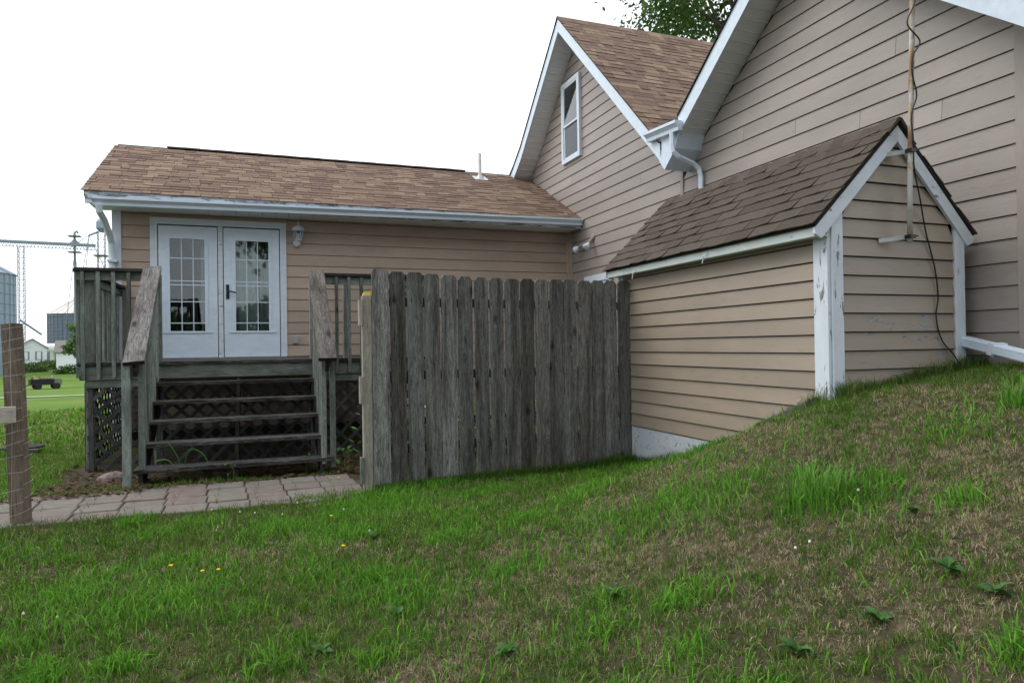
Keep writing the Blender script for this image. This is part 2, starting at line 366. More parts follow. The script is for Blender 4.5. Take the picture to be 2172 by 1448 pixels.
def H(x, y):
    x = np.asarray(x, float); y = np.asarray(y, float); sh = np.broadcast(x, y).shape
    x = np.broadcast_to(x, sh).ravel(); y = np.broadcast_to(y, sh).ravel()
    fy = np.interp(y, [-200, -5, 12, 25, 45, 78, 110, 145, 250, 700], [0, .1, 0, -.4, -1.0, -2.1, -2.3, -1.75, -1.2, -1.0])
    fx = fy+np.clip(x-6, 0, 30)*.03
    inx = np.clip((x+9)/4, 0, 1)*np.clip((13-x)/4, 0, 1)*np.clip((y+5)/3, 0, 1)*np.clip((18-y)/6, 0, 1)
    inx = inx*inx*(3-2*inx)
    z = fx.copy(); m = inx > 0
    if m.any():
        xs, ys = x[m], y[m]; t = TW[-3]+TW[-2]*xs+TW[-1]*ys
        for i in range(len(CP)):
            d = np.hypot(xs-CP[i, 0], ys-CP[i, 1]); t = t+TW[i]*np.where(d > 0, d*d*np.log(d+1e-9), 0)
        z[m] = fx[m]*(1-inx[m])+t*inx[m]
    z = z+(noise2(x, y, 1.3, 3)-.5)*.03+(noise2(x, y, 4.0, 5)-.5)*.012
    return z.reshape(sh)
def h1(x, y): return float(H(np.array([x]), np.array([y]))[0])
xs = np.unique(np.r_[np.linspace(-900, -60, 15), np.linspace(-60, -10, 30), np.linspace(-10, 10, 161), np.linspace(10, 60, 25), np.linspace(60, 900, 15)])
ys = np.unique(np.r_[np.linspace(-300, -6, 20), np.linspace(-6, 14, 161), np.linspace(14, 60, 40), np.linspace(60, 300, 60), np.linspace(300, 1500, 12)])
gx, gy = np.meshgrid(xs, ys); gz = H(gx, gy); nx, ny = len(xs), len(ys)
idx = np.arange(nx*ny).reshape(ny, nx)
q = np.stack([idx[:-1, :-1], idx[:-1, 1:], idx[1:, 1:], idx[1:, :-1]], -1).reshape(-1, 4)
g = mobj('ground', np.c_[gx.ravel(), gy.ravel(), gz.ravel()].tolist(), q.tolist(), 'ground', smooth=True)
tag(g, 'lawn and fields sloping away past the house', 'ground', kind='structure')

# ---------------------------------------------------------------- house
GX, WY = 5.39, 11.30            # gable wall plane, wing wall plane
EXP = .178
house = empty('house', (5.39, 8.0, .2), 'tan lap-sided house with low wing, two white-trimmed gables and brown shingled roofs', 'house')
def lap(parent, mat, a, b, z, exp, out, cut=None, name='siding_board', lapz=-.006, th=.013):
    """one lapped board: a,b = bottom corners (x,y); out = outward normal; cut = (a,b) top corners"""
    ta, tb = cut or (a, b); o = Vector(out)
    base = Vector((a[0], a[1], z)); mw = frame(base, Vector((b[0], b[1], z)), (0, 0, 1)); inv = mw.inverted()
    P = lambda p, zz, off: inv @ (Vector((p[0], p[1], zz))+o*off)
    e0, e1 = .005+th, .005
    zt = z+exp+lapz  # stops short of the next board; dark sheathing there draws the shadow line
    vs = [P(a, z, 0), P(b, z, 0), P(b, z, e0), P(a, z, e0), P(ta, zt, 0), P(tb, zt, 0), P(tb, zt, e1), P(ta, zt, e1)]
    return mobj(name, vs, [(0, 1, 2, 3), (3, 2, 6, 7), (4, 7, 6, 5), (0, 4, 5, 1), (0, 3, 7, 4), (1, 5, 6, 2)], mat, parent, mw)
# roof profile lines of the gables, at the rake plane: lower edge of the rake boards as z(y)
AP, BP = 10.88, 5.53
A_TOP = [(7.72, 4.15), (AP, 7.24), (12.75, 5.49), (13.35, 5.07), (14.2, 4.68)]      # upper edge
def zA(y): return float(np.interp(y, [p[0] for p in A_TOP], [p[1] for p in A_TOP]))
def zB(y): return 5.76-.785*abs(y-BP)                                                # upper edge of B rake
FH = .25                                                                              # vertical height of rake boards
# sheathing (A+B) as one solid wall
gw = MB().prism([(GX+.004, y, z) for y, z in [(3.36, 0), (3.36, zB(3.36)-.3), (BP, zB(BP)-.3), (7.79, zB(7.79)-.3), (7.79, zA(7.79)-.28), (AP, zA(AP)-.3), (14.0, zA(14.0)-.3), (14.0, 0)]], (.15, 0, 0)).build('gable_wall', 'sheath', house)
rest = MB(); rest.box(GX+.16, GX+7, 13.85, 14.0, 0, 4.4); rest.box(GX+.16, GX+7, 3.36, 3.5, 0, 3.7); rest.build('rear_wall', 'siding_gable', house)
def ywall(z, A):
    """y extents of wall below the soffit at height z"""
    if A:
        hi = float(np.interp(-(z+.245), [-p[1] for p in A_TOP[1:]], [p[0] for p in A_TOP[1:]])); hi = min(hi, 14.0)
        lo = AP-(AP-7.72)*(7.24-(z+.245))/(7.24-4.15)
        return max(lo, 7.80), hi
    d = (5.76-.25-z)/.785
    return max(3.475, BP-d), min(7.74, BP+d)
joints = [(10.065, 4.67), (9.453, 4.32), (11.224, 4.475), (8.844, 3.968), (10.646, 4.137), (10.027, 3.777), (6.534, 3.964), (5.715, 3.775), (4.89, 3.609), (4.066, 3.411), (4.492, 4.138), (7.0, 2.7), (9.1, 2.9)]
z0 = 3.51; k = -12
for k in range(-14, 24):
    z = z0+k*EXP
    if z < .35: continue
    for A in (False, True):
        lo, hi = ywall(z, A); lo2, hi2 = ywall(z+EXP+.02, A)
        if A and z < 3.4: hi = hi2 = WY-.0
        if A and z+EXP > 3.3 and z < 5.1: pass
        if hi-lo < .08 or hi2 <= lo2: continue
        if not A and z < h1(5.39, 4.0)-.3 : pass
        lo2 = max(lo2, lo); hi2 = min(hi2, hi)
        cuts = [lo]+sorted(j[0] for j in joints if lo+.2 < j[0] < hi-.2 and z <= j[1] < z+EXP)+[hi]
        for i in range(len(cuts)-1):
            y0, y1 = cuts[i]+(.002 if i else 0), cuts[i+1]-(.002 if i < len(cuts)-2 else 0)
            t0 = lo2 if i == 0 else y0; t1 = hi2 if i == len(cuts)-2 else y1
            lap(gw, 'siding_gable', (GX, y0), (GX, y1), z, EXP, (-1, 0, 0), ((GX, t0), (GX, t1)))
board('corner_trim', (GX-.014, 7.77, .2), (GX-.014, 7.77, 4.1), .06, .03, 'siding_gable', gw, (-1, 0, 0))
board('corner_trim', (GX-.014, 3.415, .9), (GX-.014, 3.415, 3.86), .115, .032, 'siding_gable', gw, (-1, 0, 0))
board('corner_trim', (GX-.014, WY-.035, .2), (GX-.014, WY-.035, 3.6), .06, .03, 'siding_wing', gw, (-1, 0, 0))
# rake boards, soffits, drip edges
RX = 5.0
def rake(parent, pts, name='rake_board', mat='white_clean', fh=FH):
    for (y0, za), (y1, zb) in zip(pts[:-1], pts[1:]):
        MB().prism([(RX, y0, za-.015), (RX, y1, zb-.015), (RX, y1, zb-fh), (RX, y0, za-fh)], (.03, 0, 0)).build(name, mat, parent)
        MB().prism([(RX-.02, y0, za), (RX-.02, y1, zb), (RX-.02, y1, zb-.014), (RX-.02, y0, za-.014)], (.05, 0, 0)).build('drip_edge', 'tar', parent)
def soffit(parent, pts, fh=FH, step=.125):
    for (y0, za), (y1, zb) in zip(pts[:-1], pts[1:]):
        n = max(1, int(math.hypot(y1-y0, zb-za)/step))
        for i in range(n):
            a, b = i/n, (i+1)/n-.06/n
            ya, yb = y0+(y1-y0)*a, y0+(y1-y0)*b; p, q_ = za+(zb-za)*a-fh+.02, za+(zb-za)*b-fh+.02
            MB().prism([(RX+.03, ya, p), (RX+.03, yb, q_), (RX+.03, yb, q_+.012), (RX+.03, ya, p+.012)], (GX-RX-.03, 0, 0)).build('soffit_panel', 'soffit', parent)
            yc, zc_ = y0+(y1-y0)*b, za+(zb-za)*b-fh+.013
            MB().prism([(RX+.03, yc-.006, zc_), (RX+.03, yc+.008, zc_), (RX+.03, yc+.008, zc_+.01), (RX+.03, yc-.006, zc_+.01)], (GX-RX-.03, 0, 0)).build('soffit_rib', 'white', parent)
        MB().prism([(RX+.03, y0, za-fh+.036), (RX+.03, y1, zb-fh+.036), (RX+.03, y1, zb-fh+.05), (RX+.03, y0, za-fh+.05)], (GX-RX-.03, 0, 0)).build('soffit_backing', 'sheath', parent)
# roofs: slabs
def slab(name, x0, x1, ya, za, yb, zb, th=.10, mat='roof_deck'):
    return MB().prism([(x0, ya, za), (x0, yb, zb), (x0, yb, zb-th), (x0, ya, za-th)], (x1-x0, 0, 0)).build(name, mat, house)
rA = slab('main_roof', RX+.005, 13.5, 7.72, 7.24-(AP-7.72)*.978, AP, 7.235)
rA2 = slab('main_roof_back', RX+.005, 13.5, AP+.01, 7.235, 12.75, 5.485); 
slab('main_roof_flare', RX+.005, 13.5, 12.76, 5.48, 14.2, 4.68)
rB = slab('addition_roof', RX+.005, 13.5, BP, 5.755, 7.62, zB(7.62)-.005)
rB2 = slab('addition_roof_front', RX+.005, 13.5, 2.95, zB(2.95)-.005, BP-.01, 5.755)
rake(rA, [(p[0], p[1]) for p in A_TOP[:2]]); rake(rA, A_TOP[1:])
soffit(rA, [(7.75, 4.18), (AP, 7.24)]); soffit(rA, A_TOP[1:])
rake(rB, [(2.95, zB(2.95)), (BP, zB(BP)), (7.30, zB(7.30))]); soffit(rB, [(2.95, zB(2.95)), (BP, zB(BP)), (7.62, zB(7.62))])
# box return between the gables
MB().prism([(RX-.004, y, z) for y, z in [(7.674, 4.17), (7.679, 3.985), (7.735, 3.90), (7.616, 3.76), (7.36, 3.975), (7.28, 4.17)]], (GX-RX, 0, 0)).build('box_return', 'white_clean', rB)
# K-style gutter piece at the valley
def kgutter(name, a, b, outv, mat, parent, h=.10, d=.11):
    a, b, o = Vector(a), Vector(b), Vector(outv); sec = [(0, 0), (d*.55, 0), (d*.6, h*.35), (d*.86, h*.62), (d, h*.72), (d, h), (d*.9, h), (d*.9, h*.78), (d*.5, h*.34), (d*.5, .008), (.008, .008), (.008, h), (0, h)]
    n = len(sec); vs = [p+o*x+Vector((0, 0, z)) for p in (a, b) for x, z in sec]
    fs = [(i, (i+1) % n, n+(i+1) % n, n+i) for i in range(n)]
    o_ = mobj(name, vs, fs, mat, parent)
    for p in (a, b): MB().prism([p+o*x+Vector((0, 0, z)) for x, z in [(0, 0), (d*.55, 0), (d*.6, h*.35), (d, h*.72), (d, h), (0, h)]], (b-a).normalized()*.004).build('gutter_end_cap', mat, o_)
    return o_
kgutter('valley_gutter', (4.99, 7.93, 4.20), (4.99, 7.20, 4.15), (-1, 0, 0), 'white_clean', house, .12, .11)
def pipe_rect(path, wd, dp, mat, name, parent, up=(0, 1, 0)):
    m_ = MB(); path = [Vector(p) for p in path]; rings = []
    for i, p in enumerate(path):
        d = (path[min(i+1, len(path)-1)]-path[max(i-1, 0)]).normalized(); s = Vector(up); s = (s-d*s.dot(d)).normalized(); t = d.cross(s); c = .3
        rings.append([p+s*wd/2*x+t*dp/2*y for x, y in ((-1, -c), (-c, -1), (c, -1), (1, -c), (1, c), (c, 1), (-c, 1), (-1, c))])
    n = 8; vs = [q_ for r_ in rings for q_ in r_]; fs = [(i*n+j, i*n+(j+1) % n, (i+1)*n+(j+1) % n, (i+1)*n+j) for i in range(len(path)-1) for j in range(n)]+[tuple(range(n)), tuple((len(path)-1)*n+j for j in range(n))]
    return m_.add(vs, fs).build(name, mat, parent)
ds = pipe_rect([(4.945, 7.36, 4.17), (4.945, 7.36, 4.02), (4.96, 7.35, 3.92), (5.02, 7.335, 3.86), (5.24, 7.315, 3.78), (5.31, 7.31, 3.72), (5.335, 7.31, 3.62), (5.335, 7.31, 3.02)], .075, .06, 'white_clean', 'downspout', house)
MB().box(5.27, 5.385, 7.24, 7.42, 3.03, 3.06).build('downspout_foot', 'white_clean', ds)
# upstairs window
win = MB(); y0, y1, za, zb = 10.76, 11.50, 4.82, 6.29; f = .07
for bx in ((y0, y0+f, za, zb), (y1-f, y1, za, zb), (y0+f, y1-f, za, za+f), (y0+f, y1-f, zb-f, zb)): win.box(GX-.065, GX-.001, *bx)
wn = win.build('window', 'white', house)
ym, zm = (y0+y1)/2, 5.50
for (s0, s1, xo) in ((zm-.02, zb-f, -.058), (za+f, zm+.02, -.042)):
    sa = MB(); fw = .035
    for bx in ((y0+f, y0+f+fw, s0, s1), (y1-f-fw, y1-f, s0, s1), (y0+f+fw, y1-f-fw, s0, s0+fw), (y0+f+fw, y1-f-fw, s1-fw, s1)): sa.box(GX+xo, GX+xo+.016, *bx)
    sa.build('sash', 'white', wn)
MB().box(GX-.050, GX-.047, y0+f+.03, y1-f-.03, zm+.01, zb-f-.03).build('pane', 'glass_sky', wn)
MB().box(GX-.034, GX-.031, y0+f+.03, y1-f-.03, za+f+.03, zm-.01).build('pane', 'glass', wn)
MB().box(GX-.026, GX-.018, y0+f, y1-f, zm, zb-f).build('sky_reflection_panel', 'sky_reflection_panel', wn)  # pale panel standing in for sky mirrored in the upper pane
MB().box(GX-.026, GX-.018, y0+f, y1-f, za+f, zm-.002).build('unlit_room_panel', 'room', wn)  # flat dark panel in place of the unlit room behind the pane
# side door in the gable wall, mostly hidden by the fence
sdr = MB(); 
for bx in ((9.74, 9.85, .45, 2.56), (10.55, 10.66, .45, 2.56), (9.70, 10.68, 2.56, 2.67)): sdr.box(GX-.05, GX-.0005, *bx)
sd_ = sdr.build('side_door', 'white', house)
MB().box(GX-.03, GX-.0015, 9.852, 10.548, .45, 2.555).build('door_panel', 'white', sd_)

# wing: wall, siding
ww = MB().box(-1.95, GX-.001, WY+.004, WY+.12, 0, 3.62).build('wing_wall', 'sheath', house)
MB().box(-1.95, -1.83, WY+.13, 15.4, 0, 3.6).build('wing_end_wall', 'siding_wing', house)
DX0, DX1, DZ0, DZ1 = -1.465, .443, 1.385, 3.47          # door casing
for k in range(-17, 4):
    z = 3.165+k*EXP
    top = min(EXP, 3.58-z)
    if z > 3.57 or z < .3: continue
    segs = [(-1.84, GX-.055)]
    if z+top > DZ0-.1 and z < DZ1: segs = [(-1.84, DX0-.002), (DX1+.002, GX-.055)]
    for a, b in segs:
        lap(ww, 'siding_wing', (a, WY), (b, WY), z, top, (0, -1, 0))
MB().box(DX0-.002, DX1+.002, WY-.005, WY+.003, 3.46, 3.60).build('head_flashing', 'siding_wing', ww)
board('corner_board', (-1.897, WY-.016, .2), (-1.897, WY-.016, 3.6), .12, .032, 'white_worn', ww, (0, -1, 0))
board('corner_trim', (GX-.05, WY-.014, .2), (GX-.05, WY-.014, 3.6), .07, .03, 'siding_wing', ww, (0, -1, 0))
# wing roof
EY, EZ, RY, RZ = 10.86, 3.735, 13.45, 5.09
wr = MB().prism([(-2.22, EY, EZ), (-2.22, RY, RZ), (-2.22, 16.0, EZ), (-2.22, 16.0, EZ-.09), (-2.22, RY, RZ-.09), (-2.22, EY, EZ-.09)], (GX+2.22-.003, 0, 0)).build('wing_roof', 'roof_deck', house)
board('fascia', (-2.20, EY-.016, EZ-.105), (GX-.02, EY-.016, EZ-.105), .17, .03, 'white_flaky', wr, (0, -1, 0))
board('rake_board', (-2.20, EY+.02, EZ-.10), (-2.20, RY, RZ-.10), .16, .03, 'white_worn', wr, (-1, 0, 0))
for i in range(40):
    a = -2.15+i*.1875
    MB().box(a, a+.182, EY+.001, WY-.001, EZ-.197+(i % 2)*.002, EZ-.185).build('soffit_panel', 'soffit', wr)
kgutter('gutter', (-2.10, EY-.033, EZ-.225), (GX-.03, EY-.033, EZ-.145), (0, -1, 0), 'white_clean', house, .11, .115)
dsp = pipe_rect([(-2.02, 10.76, 3.52), (-2.02, 10.78, 3.43), (-1.99, 10.93, 3.34), (-1.955, 11.13, 3.15), (-1.95, 11.20, 3.05), (-1.95, 11.215, 2.9), (-1.95, 11.215, .4)], .085, .07, 'white', 'downspout', house, (1, 0, 0))
MB().box(-2.0, -1.87, 11.15, 11.262, 2.78, 2.81).build('strap', 'white', dsp)
vp = MB().lathe([(.035, 0), (.035, .56)], 14, (4.2, 12.95, 4.78)).build('vent_pipe', 'pvc', wr)
MB().lathe([(.10, .0), (.065, .07), (.045, .10)], 14, (4.2, 12.95, 4.80)).build('vent_boot', 'metal_grey', wr)
MB().prism([(4.06, 12.82, 4.772), (4.34, 12.82, 4.772), (4.34, 13.05, 4.892), (4.06, 13.05, 4.892)], (0, -.003, .012)).build('vent_flashing', 'galv', wr)
# shingles
TAB = {}
def tabmesh(wd, ln, th, lift=0.0):
    key = (round(wd, 2), round(ln, 3), round(th, 3), lift)
    if key not in TAB:
        g_ = .003; vs = [(g_, 0, 0), (wd-g_, 0, 0), (wd-g_, ln, -.001), (g_, ln, -.001), (g_, 0, th+lift), (wd-g_, 0, th+lift*.6), (wd-g_, ln, .002), (g_, ln, .002)]
        TAB[key] = (vs, [(3, 2, 1, 0), (4, 5, 6, 7), (0, 1, 5, 4), (2, 3, 7, 6), (1, 2, 6, 5), (3, 0, 4, 7)], [None])
    return TAB[key]
def shingles(origin, udir, vdir, length, vlen, exp, widths, seed, thick=(.006, .013)):
    """list of (matrix, tab) for a roof slope; udir along the eave, vdir up the slope"""
    r = random.Random(seed); u, v = Vector(udir).normalized(), Vector(vdir).normalized(); n = u.cross(v).normalized(); out_ = []
    nc = int(vlen/exp)
    for c_ in range(nc):
        s = -r.random()*widths[0]
        while s < length:
            wd = r.choice(widths); a = max(s, 0); e = min(s+wd, length)
            if e-a > .04:
                tb = tabmesh(round((e-a)/.02)*.02, exp*1.18, r.choice(thick))
                p = Vector(origin)+u*a+v*(c_*exp)+n*.003
                out_.append((Matrix(((u.x, v.x, n.x, p.x), (u.y, v.y, n.y, p.y), (u.z, v.z, n.z, p.z), (0, 0, 0, 1))), tb))
            s += wd
    return out_
def put_shingles(tabs, roof, mat, cap, name='shingle'):
    tabs.sort(key=lambda t: (t[0].translation-Vector((0, 0, 1.5))).length)
    for mw, tb in tabs[:cap]:
        if tb[2][0] is None:
            tb[2][0] = mesh('shingle', tb[0], tb[1])
        me = tb[2][0]
        if me.materials and me.materials[0] != M[mat]: me = me.copy(); me.materials.clear()
        link(name, me, mat, roof, mw)
    if len(tabs) > cap:
        b_ = MB()
        for mw, tb in tabs[cap:]: b_.add([mw @ Vector(v) for v in tb[0]], tb[1])
        tag(b_.build('far_shingles', mat, roof), kind='stuff')
wv = Vector((0, RY-EY, RZ-EZ)); wl = wv.length
tw = shingles((-2.25, EY-.055, EZ-.026), (1, 0, 0), wv, GX+2.25-.004, wl, .142, [.12, .16, .2, .26, .34], 1)
av = Vector((0, AP-7.0, 7.235-(7.24-(AP-7.0)*.978))); 
ta = shingles((RX-.02, 7.0, 7.24-(AP-7.0)*.978+.002), (1, 0, 0), av, 8.4, av.length, .142, [.12, .16, .2, .26, .34], 2)
ta = [t for t in ta if t[0].translation.y > 7.70 and not (t[0].translation.z < zB(min(7.62, max(t[0].translation.y, BP)))-.1 and t[0].translation.y < 7.62)]
put_shingles(ta, rA, 'shingle', 150); put_shingles(tw, wr, 'shingle', 150)
for i in range(24):
    a = -1.45+i*.26
    if a < 4.0: MB().box(a, a+.27, RY-.10, RY+.10, RZ-.02+.003*(i % 2), RZ+.004+.003*(i % 2)).build('ridge_cap', 'shingle_shed', wr)
for i in range(26):
    a = RX-.02+i*.3
    MB().prism([(a, AP-.13, 7.125), (a, AP, 7.262), (a, AP+.13, 7.125), (a, AP+.13, 7.115), (a, AP, 7.25), (a, AP-.13, 7.115)], (.31, 0, 0)).build('ridge_cap', 'shingle', rA)
# french doors in the wing
fr = MB(); cw = .095
fr.box(DX0, DX0+cw, WY-.035, WY+.003, DZ0, DZ1-cw); fr.box(DX1-cw, DX1, WY-.035, WY+.003, DZ0, DZ1-cw); fr.box(DX0, DX1, WY-.037, WY+.003, DZ1-cw, DZ1)
dfr = fr.build('door_frame', 'white', house)
MB().box(-.545, -.478, WY-.03, WY+.003, DZ0, DZ1-cw-.001).build('mullion', 'white_peel', dfr)
MB().box(DX0+.01, DX1-.01, WY-.06, WY+.003, DZ0-.03, DZ0-.002).build('threshold', 'metal_grey', dfr)
def door(x0, x1, gx0, gx1, handle):
    z0_, z1_, gz0, gz1 = DZ0+.004, DZ1-cw-.018, 1.785, 3.165; Y0, Y1 = WY-.022, WY+.002
    b_ = MB()
    for bx in ((x0, gx0, z0_, z1_), (gx1, x1, z0_, z1_), (gx0, gx1, z0_, gz0), (gx0, gx1, gz1, z1_)): b_.box(bx[0], bx[1], Y0, Y1, bx[2], bx[3])
    d_ = b_.build('door', 'white_clean', house)
    t_ = MB(); e = .045
    for bx in ((gx0-e, gx0, gz0, gz1), (gx1, gx1+e, gz0, gz1), (gx0-e, gx1+e, gz1, gz1+e), (gx0-e-.05, gx1+e+.05, gz0-.03, gz0)): t_.box(bx[0], bx[1], Y0-.014, Y0-.0005, bx[2], bx[3])
    t_.build('glazing_frame', 'white_clean', d_)
    zs = [gz0]+[gz0+(gz1-gz0)*f_ for f_ in (.085, .315, .505, .545, .775)]+[gz1]; zs = [gz0, gz0+.12, gz0+.44, gz0+.69, gz0+.75, gz0+1.09, gz1]
    xs_ = [gx0+(gx1-gx0)*i/3 for i in range(4)]
    for z_ in zs[1:-1]: MB().box(gx0+.0005, gx1-.0005, Y0-.004, Y0+.006, z_-.007, z_+.007).build('glazing_bar', 'white_clean', d_)
    for x_ in xs_[1:-1]: MB().box(x_-.006, x_+.006, Y0-.006, Y0+.004, gz0+.0005, gz1-.0005).build('glazing_bar', 'white_clean', d_)
    for i in range(3):
        for j in range(6): MB().box(xs_[i]+.001, xs_[i+1]-.001, Y0+.0075, Y0+.0105, zs[j]+.001, zs[j+1]-.001).build('pane', 'glass', d_)
    if handle:
        hd = MB().box(x0+.03, x0+.075, Y0-.012, Y0-.001, 2.27, 2.49).build('handle', 'black', d_)
        MB().tube([(x0+.052, Y0-.012, 2.375), (x0+.052, Y0-.06, 2.375), (x0+.10, Y0-.065, 2.385), (x0+.17, Y0-.06, 2.365)], .011, 8).build('lever', 'black', hd)
    return d_
door(-1.358, -.556, -1.205, -.731, False); door(-.466, .336, -.299, .177, True)
rm = MB(); rm.box(-1.80, 4.9, 14.6, 14.7, .3, 3.6); rm.box(-1.80, 4.9, 11.43, 14.6, .9, 1.0); rm.box(-1.82, -1.80, 11.43, 14.6, 1.0, 3.5); rm.box(1.2, 1.25, 11.43, 14.6, 1.0, 3.5); rm.box(-1.8, 1.2, 11.43, 14.6, 3.45, 3.5)
# room behind the glass; the wall is opened where the doors stand
rm.build('room_interior', 'room', house)
bpy.data.objects.remove(ww.children[0]) if False else None
vs_ww = MB(); vs_ww.box(-1.95, DX0+.08, WY+.004, WY+.12, 0, 3.62); vs_ww.box(DX1-.08, GX-.001, WY+.004, WY+.12, 0, 3.62); vs_ww.box(DX0+.08, DX1-.08, WY+.004, WY+.12, 0, DZ0-.01); vs_ww.box(DX0+.08, DX1-.08, WY+.004, WY+.12, DZ1-.08, 3.62)
me_ = mesh('wing_wall', vs_ww.v, vs_ww.f); me_.materials.append(M['sheath']); ww.data = me_
def curtain(x0, x1, y):
    n = 40; vs = []; fs = []
    for i in range(n+1):
        x = x0+(x1-x0)*i/n; yy = y+.025*math.sin(i*.75)+.008*math.sin(i*1.9)
        vs += [(x, yy, 1.40), (x, yy, 3.3)]
    fs = [(2*i, 2*i+2, 2*i+3, 2*i+1) for i in range(n)]
    o_ = mobj('curtain', vs, fs, 'curtain', house, smooth=True); md = o_.modifiers.new('thick', 'SOLIDIFY'); md.thickness = .004
curtain(-.42, .02, WY+.22); curtain(.05, .34, WY+.30); curtain(-.80, -.62, WY+.25)

# ---------------------------------------------------------------- wall lantern, floodlight, outlet
LX, LZ = .615, 3.0
lt = empty('wall_lantern', (LX, WY-.015, 3.09), 'white carriage style wall lantern beside the french doors', 'lamp')
MB().lathe([(.055, 0), (.06, .02), (.05, .05), (.02, .06)], 16).build('back_plate', 'white', lt, Matrix.Translation((LX-.01, WY-.015, 3.155)) @ Matrix.Rotation(math.pi/2, 4, 'X'))
MB().tube([(LX-.01, WY-.06, 3.155), (LX, WY-.11, 3.14), (LX+.005, WY-.12, 3.20)], .014, 8).build('arm', 'white', lt)
lc = (LX+.005, WY-.12, 0)
MB().lathe([(.02, 3.185), (.05, 3.195), (.052, 3.21), (.01, 3.215)], 6, lc).build('lantern_base', 'white', lt)
MB().lathe([(.046, 3.212), (.072, 3.345)], 6, lc).build('lantern_glass', 'glass', lt)
for j in range(6):
    a = 2*math.pi*j/6; MB().bar((lc[0]+.048*math.cos(a), lc[1]+.048*math.sin(a), 3.21), (lc[0]+.076*math.cos(a), lc[1]+.076*math.sin(a), 3.347), .009).build('lantern_rib', 'white', lt)
MB().lathe([(.098, 3.343), (.10, 3.355), (.082, 3.385), (.055, 3.415), (.022, 3.43), (.012, 3.44), (.016, 3.455), (.008, 3.47), (.005, 3.51), (.001, 3.52)], 16, lc).build('lantern_roof', 'white', lt, smooth=True)
MB().lathe([(.012, 3.21), (.014, 3.28), (.002, 3.31)], 8, lc).build('bulb', 'white_clean', lt)
fl = empty('floodlight', (GX-.02, 10.40, 3.30), 'twin bare-bulb floodlight on the tan gable wall above the fence', 'lamp')
MB().lathe([(.055, 0), (.055, .02), (.03, .03)], 14).build('box_plate', 'siding_gable', fl, Matrix.Translation((GX-.015, 10.38, 3.33)) @ Matrix.Rotation(-math.pi/2, 4, 'Y'))
for dy, dx, dz in ((.02, -.10, -.12), (.26, -.10, -.14)):
    y_ = 10.36+dy; e = Vector((GX+dx-.02, y_+(.10 if dy > .1 else -.03), 3.33+dz)); a = Vector((GX-.04, 10.38, 3.30)); mid = a.lerp(e, .5)
    MB().tube([a, mid, e], [.018, .022, .028], 10).build('lamp_holder', 'siding_gable', fl)
    d_ = (e-a).normalized(); bl = MB(); bl.lathe([(.028, 0), (.035, .03), (.062, .085), (.064, .10), (.03, .112)], 16)
    bl.build('flood_bulb', 'white_clean', fl, Matrix.Translation(e) @ d_.to_track_quat('Z', 'Y').to_matrix().to_4x4(), True)
ot = empty('outlet_cover', (.565, WY-.015, 1.60), 'small grey weatherproof outlet cover low on the wing wall', 'outlet')
MB().box(.525, .61, WY-.04, WY-.008, 1.585, 1.70).build('cover_box', 'metal_grey', ot)
MB().box(.53, .605, WY-.052, WY-.041, 1.645, 1.695).build('flap', 'metal_grey', ot); MB().box(.53, .605, WY-.055, WY-.041, 1.59, 1.64).build('flap', 'metal_grey', ot)

# ---------------------------------------------------------------- cellar shed
SX0, SX1, SY0, SY1, SRX, SRZ, SEZ = 3.86, 5.20, 3.80, 6.80, 4.50, 3.14, 2.335
SE0, SE1 = 3.69, 5.29
shed = empty('cellar_shed', (4.5, 5.3, .3), 'small tan clapboard cellar entry shed with steep dark brown shingled roof against the house', 'shed')
sx_ = .134
sw = MB().prism([(SX0+.004, SY0+.004, .2), (SX1-.004, SY0+.004, .2), (SX1-.004, SY0+.004, 2.28), (SRX, SY0+.004, 3.0), (SX0+.004, SY0+.004, 2.28)], (0, SY1-SY0-.008, 0)).build('shed_wall', 'sheath', shed)
for k in range(-2, 18):
    z = 2.221-(14-k)*sx_+.134*2
for i in range(0, 14):
    z = 2.221-i*sx_
    if z < .6: break
    lap(sw, 'siding_shed', (SX0, SY0+.125), (SX0, SY1-.10), z, sx_, (-1, 0, 0), lapz=-.009, th=.017)
lap(sw, 'siding_shed', (SX0, SY0+.125), (SX0, SY1-.10), 2.221-13*sx_+.0, sx_*.9, (-1, 0, 0), lapz=.0, th=.010) if False else None
for i in range(-6, 10):
    z = 2.258-i*.138
    def half(zz): return min(1.0, max(0.02, (3.02-zz)/.985)) if zz > 2.3 else 1.0
    h0, h1_ = half(z), half(z+.15)
    a, b = max(SX0+.10, SRX-h0*.9), min(SX1-.10, SRX+h0*.9); a2, b2 = max(SX0+.10, SRX-h1_*.9), min(SX1-.10, SRX+h1_*.9)
    if b-a < .1: continue
    lap(sw, 'siding_peel' if i >= 5 else 'siding_shed', (a, SY0), (b, SY0), z, .138, (0, -1, 0), ((a2, SY0), (b2, SY0)), lapz=-.009, th=.017)
